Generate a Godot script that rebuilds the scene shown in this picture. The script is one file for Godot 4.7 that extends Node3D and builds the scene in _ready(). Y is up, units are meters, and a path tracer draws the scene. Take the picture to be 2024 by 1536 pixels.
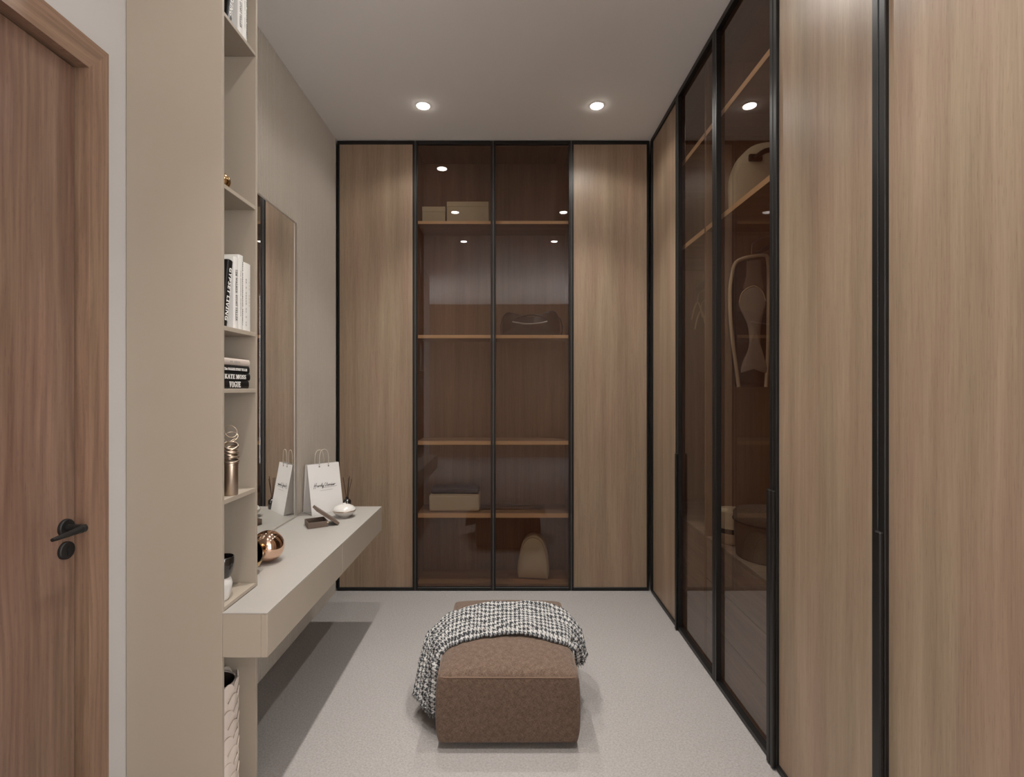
extends Node3D
# Dressing room. Distances in metres; the camera stands at the origin's vertical axis and looks along -z, so "d" below is the depth -z.

const EYE := 1.3455
const CEIL := 3.0
const XL := -1.161      # plaster of the left wall
const XS := -1.139      # crests of the fluted cladding
const XR := 0.945       # front of the wardrobe on the right
const DB := 3.406       # front of the wardrobe at the back
const XN := -0.8675     # front of the open shelf tower
const LAMP_ROWS := [2.99, 2.04, 1.09]
const LAMP_COLS := [-0.495, 0.519]

const SKY_COLOR := Color(1.0, 0.99, 0.99)
const SKY_LEVEL := 5.7  # set as fill light, let in through the two added windows
const LAMP_COLOR := Color(1.0, 0.988, 0.965)
const BEAM := 1.95        # the lamp's narrow beam
const BEAM_ANGLE := 36.0
const SPILL := 0.22      # its wide spill
const SPILL_ANGLE := 72.0

var org := Vector3.ZERO
var st: SurfaceTool
var grp := 0
var uvo := Vector2.ZERO
var uvswap := false
var taken := {}
var M := {}

# ---------------------------------------------------------------- naming
func numbered(called: String) -> String:
	var n: int = taken.get(called, 0)
	taken[called] = n + 1
	return called if n == 0 else "%s_%03d" % [called, n]

func tag(o: Node, label: String, category: String, group := "") -> void:
	o.set_meta("label", label)
	o.set_meta("category", category)
	if group != "":
		o.set_meta("group", group)

func thing(called: String, label: String, category: String, at := Vector3.ZERO, turn := 0.0, group := "") -> Node3D:
	var o := Node3D.new()
	o.name = numbered(called)
	add_child(o, true)
	o.position = at
	o.rotation.y = turn
	tag(o, label, category, group)
	org = at if turn == 0.0 else Vector3.ZERO
	return o

func structure(called: String, label: String, category: String) -> Node3D:
	var o := thing(called, label, category)
	o.set_meta("kind", "structure")
	return o

# ---------------------------------------------------------------- mesh helpers
func begin() -> void:
	st = SurfaceTool.new()
	st.begin(Mesh.PRIMITIVE_TRIANGLES)
	grp = 0

func done(called: String, mat: Material, parent: Node, label := "") -> MeshInstance3D:
	st.generate_normals()
	var o := MeshInstance3D.new()
	o.mesh = st.commit()
	o.name = called
	o.material_override = mat
	parent.add_child(o, true)
	if label != "":
		o.set_meta("label", label)
	return o

func again(called: String, src: MeshInstance3D, parent: Node, at: Transform3D, mat: Material = null) -> MeshInstance3D:
	var o := MeshInstance3D.new()
	o.mesh = src.mesh
	o.material_override = mat if mat else src.material_override
	o.name = called
	o.transform = at
	parent.add_child(o, true)
	return o

func vx(p: Vector3, uv: Vector2, g: int) -> void:
	st.set_smooth_group(g)
	st.set_uv(uv)
	st.add_vertex(p - org)

# a quad whose corners run counter-clockwise seen from outside
func q(a: Vector3, b: Vector3, c: Vector3, d: Vector3, ua: Vector2, ub: Vector2, uc: Vector2, ud: Vector2, g := -1) -> void:
	vx(a, ua, g); vx(c, uc, g); vx(b, ub, g)
	vx(a, ua, g); vx(d, ud, g); vx(c, uc, g)

func planar(p: Vector3, n: Vector3) -> Vector2:
	var m := n.abs()
	var u := Vector2(p.x, -p.y)
	if m.x >= m.y and m.x >= m.z:
		u = Vector2(p.z, -p.y)
	elif m.y >= m.x and m.y >= m.z:
		u = Vector2(p.x, p.z)
	if uvswap:
		u = Vector2(u.y, u.x)
	return u + uvo

# a flat polygon, turned so that it faces "out"
func poly(pts: Array, out: Vector3) -> void:
	var n: Vector3 = (pts[1] - pts[0]).cross(pts[2] - pts[0])
	var ps := pts.duplicate()
	if n.dot(out) < 0.0:
		ps.reverse()
	for k in range(1, ps.size() - 1):
		for p in [ps[0], ps[k + 1], ps[k]]:
			vx(p, planar(p, out), -1)

func cuboid(lo: Vector3, hi: Vector3, ch := 0.0) -> void:
	var c := (lo + hi) * 0.5
	var h := (hi - lo) * 0.5
	ch = minf(ch, minf(h.x, minf(h.y, h.z)) * 0.9)
	for a in 3:
		var b := (a + 1) % 3
		var e := (a + 2) % 3
		for s in [-1.0, 1.0]:
			var pts := []
			for w in [[-1.0, -1.0], [1.0, -1.0], [1.0, 1.0], [-1.0, 1.0]]:
				var p := c
				p[a] += s * h[a]
				p[b] += w[0] * (h[b] - ch)
				p[e] += w[1] * (h[e] - ch)
				pts.append(p)
			var out := Vector3.ZERO
			out[a] = s
			poly(pts, out)
			if ch > 0.0:
				for s2 in [-1.0, 1.0]:
					var pe := []
					for w in [-1.0, 1.0]:
						var p1 := c
						p1[a] += s * h[a]; p1[b] += s2 * (h[b] - ch); p1[e] += w * (h[e] - ch)
						pe.append(p1)
					for w in [1.0, -1.0]:
						var p2 := c
						p2[a] += s * (h[a] - ch); p2[b] += s2 * h[b]; p2[e] += w * (h[e] - ch)
						pe.append(p2)
					var o2 := Vector3.ZERO
					o2[a] = s; o2[b] = s2
					poly(pe, o2)
	if ch > 0.0:
		for sx in [-1.0, 1.0]:
			for sy in [-1.0, 1.0]:
				for sz in [-1.0, 1.0]:
					var sg := Vector3(sx, sy, sz)
					var k := c + sg * h
					poly([k - sg * Vector3(0, ch, ch), k - sg * Vector3(ch, 0, ch), k - sg * Vector3(ch, ch, 0)], sg)

# x from x0 to x1, height from y0 to y1, depth from d0 to d1
func bx(x0: float, x1: float, y0: float, y1: float, d0: float, d1: float, ch := 0.0) -> void:
	cuboid(Vector3(minf(x0, x1), minf(y0, y1), -maxf(d0, d1)), Vector3(maxf(x0, x1), maxf(y0, y1), -minf(d0, d1)), ch)

# profile of (radius, height), outside wall going up
func lathe(pr: Array, c: Vector3, seg := 32, flat := false) -> void:
	var g := 100
	for i in pr.size() - 1:
		var p0: Vector2 = pr[i]
		var p1: Vector2 = pr[i + 1]
		if i > 0:
			var t0: Vector2 = (p0 - Vector2(pr[i - 1])).normalized()
			if t0.dot((p1 - p0).normalized()) < 0.72:
				g += 1
		for k in seg:
			var a0 := TAU * k / seg
			var a1 := TAU * (k + 1) / seg
			var d0 := Vector3(cos(a0), 0, sin(a0))
			var d1 := Vector3(cos(a1), 0, sin(a1))
			if k == seg - 1:
				d1 = Vector3(1, 0, 0)
			var y0 := Vector3(0, p0.y, 0)
			var y1 := Vector3(0, p1.y, 0)
			var u0 := a0 * 0.1
			var u1 := a1 * 0.1
			q(c + d1 * p0.x + y0, c + d0 * p0.x + y0, c + d0 * p1.x + y1, c + d1 * p1.x + y1,
				Vector2(u1, -p0.y), Vector2(u0, -p0.y), Vector2(u0, -p1.y), Vector2(u1, -p1.y), -1 if flat else g)

func arc(cx: float, cy: float, r: float, a0: float, a1: float, n: int) -> Array:
	var o := []
	for i in n + 1:
		var a := deg_to_rad(lerpf(a0, a1, float(i) / n))
		o.append(Vector2(cx + r * cos(a), cy + r * sin(a)))
	return o

func tube(pts: Array, r: float, seg := 8, closed := false, taper := 1.0) -> void:
	var n := pts.size()
	var rings := []
	var up := Vector3.UP
	for i in n:
		var a: Vector3 = pts[(i - 1 + n) % n] if closed or i > 0 else pts[i]
		var b: Vector3 = pts[(i + 1) % n] if closed or i < n - 1 else pts[i]
		var t := (b - a).normalized()
		if absf(t.dot(up)) > 0.95:
			up = Vector3.RIGHT if absf(t.x) < 0.7 else Vector3.FORWARD
		var s := t.cross(up).normalized()
		up = s.cross(t).normalized()
		var rr := r * lerpf(1.0, taper, float(i) / maxf(1.0, n - 1))
		var ring := []
		for k in seg:
			var an := TAU * k / seg
			ring.append(Vector3(pts[i]) + (s * cos(an) + up * sin(an)) * rr)
		rings.append(ring)
	var last := n if closed else n - 1
	for i in last:
		var r0: Array = rings[i]
		var r1: Array = rings[(i + 1) % n]
		for k in seg:
			var k1 := (k + 1) % seg
			q(r0[k], r0[k1], r1[k1], r1[k], Vector2(k * 0.01, i * 0.01), Vector2(k1 * 0.01, i * 0.01), Vector2(k1 * 0.01, i * 0.01 + 0.01), Vector2(k * 0.01, i * 0.01 + 0.01), 7)
	if not closed:
		for k in range(1, seg - 1):
			vx(rings[0][0], Vector2.ZERO, -1); vx(rings[0][k], Vector2.ZERO, -1); vx(rings[0][k + 1], Vector2.ZERO, -1)
			vx(rings[n - 1][0], Vector2.ZERO, -1); vx(rings[n - 1][k + 1], Vector2.ZERO, -1); vx(rings[n - 1][k], Vector2.ZERO, -1)

func smooth_path(pts: Array, per := 6) -> Array:
	var o := []
	for i in pts.size() - 1:
		var a: Vector3 = pts[maxi(i - 1, 0)]
		var b: Vector3 = pts[i]
		var c: Vector3 = pts[i + 1]
		var d: Vector3 = pts[mini(i + 2, pts.size() - 1)]
		for k in per:
			o.append(b.cubic_interpolate(c, a, d, float(k) / per))
	o.append(pts[-1])
	return o

# a subdivided box with rounded edges; "bend" moves each point
func soft_box(c: Vector3, h: Vector3, r: float, n: int, bend: Callable) -> void:
	for a in 3:
		var b := (a + 1) % 3
		var e := (a + 2) % 3
		for s in [-1.0, 1.0]:
			var grid := []
			var uvs := []
			for i in n + 1:
				for j in n + 1:
					var p := Vector3.ZERO
					# denser towards the edges
					var fi := sin((float(i) / n - 0.5) * PI * 0.94) / sin(PI * 0.47)
					var fj := sin((float(j) / n - 0.5) * PI * 0.94) / sin(PI * 0.47)
					p[a] = s * h[a]
					p[b] = fi * h[b]
					p[e] = fj * h[e]
					var core := p.clamp(-(h - Vector3.ONE * r), h - Vector3.ONE * r)
					var d := p - core
					if d.length() > 1e-6:
						p = core + d.normalized() * r
					var u := Vector2(fi * h[b], fj * h[e]) if a != 2 else Vector2(fi * h[b], fj * h[e])
					uvs.append(u)
					grid.append(c + bend.call(p))
			for i in n:
				for j in n:
					var k0 := i * (n + 1) + j
					var k1 := k0 + n + 1
					if s > 0:
						q(grid[k0], grid[k1], grid[k1 + 1], grid[k0 + 1], uvs[k0], uvs[k1], uvs[k1 + 1], uvs[k0 + 1], 3)
					else:
						q(grid[k0], grid[k0 + 1], grid[k1 + 1], grid[k1], uvs[k0], uvs[k0 + 1], uvs[k1 + 1], uvs[k1], 3)

# an open outline smoothed between its ends
func eased(pts: Array, per := 4) -> Array:
	var o := []
	var n := pts.size()
	for k in n - 1:
		for w in per:
			var p := []
			for m in [k, k + 1, maxi(k - 1, 0), mini(k + 2, n - 1)]:
				p.append(Vector2(pts[m][0], pts[m][1]))
			o.append(p[0].cubic_interpolate(p[1], p[2], p[3], float(w) / per))
	o.append(Vector2(pts[n - 1][0], pts[n - 1][1]))
	return o

# an outline in the local xy plane given depth along z, edges rounded by "rim"
func slab(outline: Array, z0: float, z1: float, puff := 0.0) -> void:
	var n := outline.size()
	var c := Vector2.ZERO
	for p in outline:
		c += p / n
	var rings := [[z0, 0.93], [z0 + (z1 - z0) * 0.18, 1.0], [z0 + (z1 - z0) * 0.82, 1.0], [z1, 0.93], [z1 + puff, 0.55], [z1 + puff * 1.2, 0.0]]
	var all := [[z0, 0.0]] + rings
	for i in all.size() - 1:
		for k in n:
			var k1 := (k + 1) % n
			var pts := []
			for w in [[i, k], [i, k1], [i + 1, k1], [i + 1, k]]:
				var f: float = all[w[0]][1]
				var o: Vector2 = c + (Vector2(outline[w[1]]) - c) * f
				pts.append(Vector3(o.x, o.y, all[w[0]][0]))
			q(pts[0], pts[1], pts[2], pts[3], Vector2(pts[0].x, -pts[0].y), Vector2(pts[1].x, -pts[1].y), Vector2(pts[2].x, -pts[2].y), Vector2(pts[3].x, -pts[3].y), 5)

func text_part(s: String, parent: Node, mat: Material, at: Vector3, xdir: Vector3, ydir: Vector3, width: float, height: float, serif := true, bold := true) -> MeshInstance3D:
	var f := SystemFont.new()
	f.font_names = PackedStringArray(["Droid Serif" if serif else "Droid Sans"])
	f.font_weight = 700 if bold else 400
	var t := TextMesh.new()
	t.font = f
	t.text = s
	t.font_size = 48
	t.pixel_size = 0.001
	t.depth = 0.002
	t.curve_step = 3.0
	var box := t.get_aabb()
	var o := MeshInstance3D.new()
	o.mesh = t
	o.name = "lettering"
	o.material_override = mat
	var z := xdir.cross(ydir)
	var sx := width / maxf(box.size.x, 1e-4)
	var sy := height / maxf(box.size.y, 1e-4)
	var b := Basis(xdir * sx, ydir * sy, z * 0.3)
	o.transform = Transform3D(b, at - b * box.get_center())
	parent.add_child(o, true)
	return o

# print too small to read: a row of short bars
func print_line(parent: Node, mat: Material, at: Vector3, xdir: Vector3, ydir: Vector3, width: float, height: float, n: int, seedling: int) -> void:
	var rng := RandomNumberGenerator.new()
	rng.seed = seedling
	org = Vector3.ZERO
	begin()
	var step := width / n
	for k in n:
		if rng.randf() < 0.14:
			continue
		var c := at + xdir * (-width * 0.5 + step * (k + 0.5))
		var w := xdir * step * rng.randf_range(0.22, 0.40)
		var h := ydir * height * rng.randf_range(0.35, 0.5)
		poly([c - w - h, c + w - h, c + w + h, c - w + h], xdir.cross(ydir))
	done("small_print", mat, parent).set_meta("kind", "stuff")

# ---------------------------------------------------------------- materials
func plain(c: Color, rough := 0.6, metal := 0.0, spec := 0.5) -> StandardMaterial3D:
	var m := StandardMaterial3D.new()
	m.albedo_color = c
	m.roughness = rough
	m.metallic = metal
	m.metallic_specular = spec
	return m

func picture(w: int, h: int, f: Callable) -> ImageTexture:
	var data := PackedByteArray()
	data.resize(w * h * 3)
	var k := 0
	for j in h:
		for i in w:
			var c: Color = f.call(i, j)
			data[k] = clampi(int(c.r * 255.0), 0, 255)
			data[k + 1] = clampi(int(c.g * 255.0), 0, 255)
			data[k + 2] = clampi(int(c.b * 255.0), 0, 255)
			k += 3
	return ImageTexture.create_from_image(Image.create_from_data(w, h, false, Image.FORMAT_RGB8, data))

func noise(s: int, oct := 3) -> FastNoiseLite:
	var n := FastNoiseLite.new()
	n.seed = s
	n.noise_type = FastNoiseLite.TYPE_SIMPLEX_SMOOTH
	n.frequency = 1.0
	n.fractal_type = FastNoiseLite.FRACTAL_FBM if oct > 1 else FastNoiseLite.FRACTAL_NONE
	n.fractal_octaves = oct
	return n

# upright wood grain, one metre across and three metres high
func grain(s: int, dark: Color, light: Color, w: int, h: int, streak: float, wave: float) -> ImageTexture:
	var n1 := noise(s, 2)
	var n2 := noise(s + 1, 2)
	var n3 := noise(s + 2, 2)
	var data := PackedByteArray()
	data.resize(w * h * 3)
	var k := 0
	for j in h:
		var y := 3.0 * j / h
		for i in w:
			var x := 1.0 * i / w
			var bend := wave * n1.get_noise_2d(x * 3.0, y * 1.1)
			var xx := x + bend
			var broad := n1.get_noise_2d(xx * 11.0 + 40.0, y * 0.35)
			var mid := n2.get_noise_2d(xx * 55.0, y * 1.6)
			var fine := n3.get_noise_2d(xx * 210.0, y * 5.0)
			var pore := n2.get_noise_2d(xx * 330.0 + 90.0, y * 14.0 + 30.0)
			var t := 0.56 + 0.26 * broad + streak * mid + 0.15 * fine
			if pore > 0.40:
				t -= (pore - 0.40) * 0.75
			t = clampf(t, 0.0, 1.0)
			var hue := 0.017 * n3.get_noise_2d(xx * 6.0 + 20.0, y * 0.8)
			data[k] = clampi(int((lerpf(dark.r, light.r, t) + hue * 0.35) * 255.0), 0, 255)
			data[k + 1] = clampi(int((lerpf(dark.g, light.g, t) - hue * 0.6) * 255.0), 0, 255)
			data[k + 2] = clampi(int((lerpf(dark.b, light.b, t) - hue * 0.2) * 255.0), 0, 255)
			k += 3
	return ImageTexture.create_from_image(Image.create_from_data(w, h, false, Image.FORMAT_RGB8, data))

func wood(tex: Texture2D, tint: Color, rough: float) -> StandardMaterial3D:
	var m := plain(tint, rough)
	m.albedo_texture = tex
	m.uv1_scale = Vector3(1.0, 1.0 / 3.0, 1.0)
	return m

func make_materials() -> void:
	var oak := grain(11, Color(0.470, 0.388, 0.316), Color(0.678, 0.592, 0.503), 768, 1536, 0.13, 0.004)
	var ash := grain(57, Color(0.385, 0.292, 0.236), Color(0.600, 0.492, 0.420), 640, 1280, 0.30, 0.014)
	M.oak = wood(oak, Color(1, 1, 1), 0.42)
	M.oak_edge = wood(oak, Color(1.0, 0.86, 0.70), 0.45)
	M.oak_in = wood(oak, Color(0.95, 0.86, 0.78), 0.5)
	M.profile = plain(Color(0.50, 0.485, 0.47), 0.45, 0.5)
	M.edge = plain(Color(0.95, 0.745, 0.535), 0.5)  # shelf fronts: strong lamplight on them put into a lighter colour
	M.door = wood(ash, Color(0.90, 0.89, 0.89), 0.30)
	M.casing = wood(ash, Color(1.0, 1.0, 0.98), 0.40)
	M.black = plain(Color(0.058, 0.056, 0.055), 0.42, 0.0, 0.5)
	M.black_matt = plain(Color(0.06, 0.058, 0.056), 0.55)
	M.beige = plain(Color(0.632, 0.588, 0.532), 0.55, 0.0, 0.4)
	M.beige_top = plain(Color(0.625, 0.605, 0.582), 0.45, 0.0, 0.4)
	M.flute = plain(Color(0.70, 0.662, 0.615), 0.55, 0.0, 0.4)
	M.plaster = plain(Color(0.72, 0.708, 0.695), 0.9, 0.0, 0.2)
	M.ceiling = plain(Color(0.93, 0.92, 0.91), 0.95, 0.0, 0.2)
	var cn := noise(5, 3)
	var carpet := picture(512, 512, func(i, j):
		var v: float = cn.get_noise_2d(i * 0.31, j * 0.31) * 0.16 + cn.get_noise_2d(i * 0.05 + 70, j * 0.05) * 0.05
		return Color(0.575 + v, 0.556 + v, 0.546 + v))
	var carpet_h := picture(256, 256, func(i, j):
		var v: float = 0.5 + cn.get_noise_2d(i * 0.45 + 9, j * 0.45) * 0.6
		return Color(v, v, v))
	M.carpet = plain(Color(1, 1, 1), 0.95, 0.0, 0.15)
	M.carpet.albedo_texture = carpet
	M.carpet.uv1_scale = Vector3(3.6, 3.6, 1)
	M.carpet.heightmap_enabled = true
	M.carpet.heightmap_texture = carpet_h
	M.carpet.heightmap_scale = 0.12
	# smoked glass
	var g := plain(Color(0.21, 0.112, 0.070, 0.48), 0.0, 0.0, 0.60)
	g.transparency = BaseMaterial3D.TRANSPARENCY_ALPHA
	M.glass = g
	M.taupe = plain(Color(0.585, 0.50, 0.43), 0.85, 0.0, 0.2)
	M.clear = plain(Color(0.9, 0.95, 0.93, 0.06), 0.0)
	M.clear.transparency = BaseMaterial3D.TRANSPARENCY_ALPHA
	M.mirror = plain(Color(0.93, 0.93, 0.92), 0.015, 1.0)
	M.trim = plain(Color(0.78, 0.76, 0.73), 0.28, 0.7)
	# brown chenille
	var fn := noise(21, 3)
	var cloth := picture(512, 512, func(i, j):
		var a: float = fn.get_noise_2d(i * 0.45, j * 0.045)
		var b: float = fn.get_noise_2d(i * 0.045 + 60, j * 0.45)
		var c: float = fn.get_noise_2d(i * 0.02 + 30, j * 0.02)
		var v := (a + b) * 0.11 + c * 0.045
		return Color(0.378 + v, 0.312 + v * 0.95, 0.268 + v * 0.9))
	M.pouf = plain(Color(1, 1, 1), 0.95, 0.0, 0.15)
	M.pouf.albedo_texture = cloth
	M.pouf.uv1_scale = Vector3(3.7, 3.7, 1)
	M.pouf.heightmap_enabled = true
	M.pouf.heightmap_texture = cloth
	M.pouf.heightmap_scale = 0.2
	M.pouf.rim_enabled = true
	M.pouf.rim = 0.35
	M.pouf.rim_tint = 0.7
	M.pouf_seam = plain(Color(0.44, 0.365, 0.315), 0.95, 0.0, 0.1)
	# woven check of the throw: dark and light threads in fours, two-and-two twill
	var tn := noise(33, 2)
	var hound := picture(512, 512, func(i, j):
		var x: float = i + tn.get_noise_2d(i * 0.06, j * 0.06) * 5.0 + tn.get_noise_2d(i * 0.40, j * 0.40 + 50) * 3.6
		var y: float = j + tn.get_noise_2d(i * 0.06 + 90, j * 0.06) * 5.0 + tn.get_noise_2d(i * 0.40 + 20, j * 0.40) * 3.6
		var u := posmod(int(floor(x / 8.0)), 8)
		var v := posmod(int(floor(y / 8.0)), 8)
		var is_dark: bool = u < 4 if (u + v) % 4 < 2 else v < 4
		var f: float = tn.get_noise_2d(i * 0.42, j * 0.42) * 0.22
		return Color(0.235 + f, 0.24 + f, 0.25 + f) if is_dark else Color(0.70 + f, 0.69 + f, 0.68 + f))
	M.throw = plain(Color(1, 1, 1), 0.95, 0.0, 0.1)
	M.throw.albedo_texture = hound
	M.throw.uv1_scale = Vector3(6.3, 6.3, 1)
	M.throw.heightmap_enabled = true
	M.throw.heightmap_texture = hound
	M.throw.heightmap_scale = 0.15
	M.copper = plain(Color(0.90, 0.77, 0.68), 0.07, 1.0)
	M.gold = plain(Color(0.80, 0.67, 0.48), 0.16, 1.0)
	M.champagne = plain(Color(0.76, 0.69, 0.62), 0.36, 1.0)
	M.bronze = plain(Color(0.40, 0.33, 0.27), 0.22, 1.0)
	M.paper = plain(Color(0.845, 0.835, 0.825), 0.75)
	M.page = plain(Color(0.80, 0.77, 0.71), 0.9)
	M.white_cover = plain(Color(0.83, 0.82, 0.80), 0.55)
	M.grey_cover = plain(Color(0.73, 0.68, 0.64), 0.6)
	M.black_cover = plain(Color(0.035, 0.033, 0.033), 0.45)
	M.ink = plain(Color(0.09, 0.09, 0.10), 0.7)
	M.faint_ink = plain(Color(0.55, 0.53, 0.51), 0.7)
	M.white_ink = plain(Color(0.90, 0.89, 0.87), 0.6)
	M.cord = plain(Color(0.79, 0.75, 0.69), 0.8)
	M.box_brown = plain(Color(0.400, 0.335, 0.290), 0.6)
	M.box_in = plain(Color(0.25, 0.20, 0.17), 0.8)
	M.porcelain = plain(Color(0.80, 0.785, 0.765), 0.25)
	M.smoke = plain(Color(0.12, 0.105, 0.10), 0.10, 0.0, 0.7)
	M.ceramic = plain(Color(0.835, 0.785, 0.740), 0.55)
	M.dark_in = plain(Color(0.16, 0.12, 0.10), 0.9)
	M.carton = plain(Color(0.76, 0.68, 0.54), 0.8)
	M.cream = plain(Color(0.86, 0.76, 0.61), 0.75)
	M.leather = plain(Color(0.045, 0.047, 0.050), 0.28)
	M.coat = plain(Color(0.24, 0.18, 0.14), 0.85)
	M.tan = plain(Color(0.74, 0.62, 0.48), 0.8)
	M.coat_mid = plain(Color(0.62, 0.53, 0.43), 0.8)
	M.coat_neck = plain(Color(0.46, 0.37, 0.29), 0.85)
	var bn := noise(71, 2)
	var weave := picture(256, 256, func(i, j):
		var s := 0.10 * sin(i * TAU / 16.0) * (1.0 if (int(j) / 8) % 2 == 0 else -1.0) + bn.get_noise_2d(i * 0.2, j * 0.2) * 0.06
		return Color(0.36 + s, 0.29 + s, 0.22 + s))
	M.basket = plain(Color(1, 1, 1), 0.9)
	M.basket.albedo_texture = weave
	M.basket.uv1_scale = Vector3(12, 12, 1)
	M.basket.heightmap_enabled = true
	M.basket.heightmap_texture = weave
	M.basket.heightmap_scale = 0.3
	M.reed = plain(Color(0.20, 0.14, 0.10), 0.8)
	var e := plain(Color(0.9, 0.9, 0.88), 0.5)
	e.emission_enabled = true
	e.emission = Color(1.0, 0.965, 0.92)
	e.emission_energy_multiplier = 34.0
	M.lens = e
	M.ring = plain(Color(0.86, 0.85, 0.84), 0.4)

# ---------------------------------------------------------------- start
func _ready() -> void:
	var cam := Camera3D.new()
	cam.name = "camera"
	cam.projection = Camera3D.PROJECTION_FRUSTUM
	cam.near = 0.05
	cam.far = 60.0
	cam.keep_aspect = Camera3D.KEEP_HEIGHT
	var px := cam.near / 1012.0
	cam.size = 1536.0 * px
	cam.frustum_offset = Vector2(8.0 * px, 0.5 * px)
	cam.position = Vector3(0, EYE, 0)
	add_child(cam)
	cam.current = true
	var we := WorldEnvironment.new()
	we.name = "world_environment"
	var en := Environment.new()
	en.background_mode = Environment.BG_COLOR
	en.background_color = SKY_COLOR
	en.background_energy_multiplier = SKY_LEVEL
	en.tonemap_mode = Environment.TONE_MAPPER_LINEAR
	en.tonemap_exposure = 1.4
	en.sdfgi_enabled = true
	en.ssao_enabled = true
	en.ssil_enabled = true
	we.environment = en
	add_child(we)
	make_materials()
	build_downlights()
	build_room()
	build_door()
	build_back_wardrobe()
	build_side_wardrobe()
	build_tower()
	build_desk()
	build_mirror()
	build_pouf()
	build_books()
	build_tower_things()
	build_desk_things()
	build_back_things()
	build_side_things()


func build_downlights() -> void:
	var words := ["nearest the back wardrobe", "in the middle row", "farthest from the back wardrobe"]
	for r in 3:
		for c in 2:
			var at := Vector3(LAMP_COLS[c], CEIL, -LAMP_ROWS[r])
			var t := thing("downlight", "small round ceiling downlight %s, on the %s side" % [words[r], ["shelf tower", "smoked glass wardrobe"][c]], "downlight", at, 0.0, "recessed downlights in the ceiling")
			begin()
			lathe([Vector2(0.036, -0.0035), Vector2(0.041, -0.0035), Vector2(0.043, -0.0005), Vector2(0.036, -0.0005), Vector2(0.036, -0.0035)], at, 40)
			done("trim_ring", M.ring, t)
			begin()
			lathe([Vector2(0.0, -0.0070), Vector2(0.033, -0.0070), Vector2(0.0355, -0.0058), Vector2(0.0355, -0.0006), Vector2(0.0, -0.0006)], at, 40)
			done("lens", M.lens, t)
			for k in 2:
				var l := SpotLight3D.new()
				l.name = ["beam", "spill"][k]
				l.light_color = LAMP_COLOR
				l.light_energy = [BEAM, SPILL][k]
				l.light_size = 0.034
				l.spot_range = 8.0
				l.spot_attenuation = 2.0
				l.spot_angle = [BEAM_ANGLE, SPILL_ANGLE][k]
				l.spot_angle_attenuation = [1.0, 0.45][k]
				l.shadow_enabled = true
				l.position = Vector3(0, -0.012, 0)
				l.rotation.x = -PI / 2
				t.add_child(l)

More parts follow.
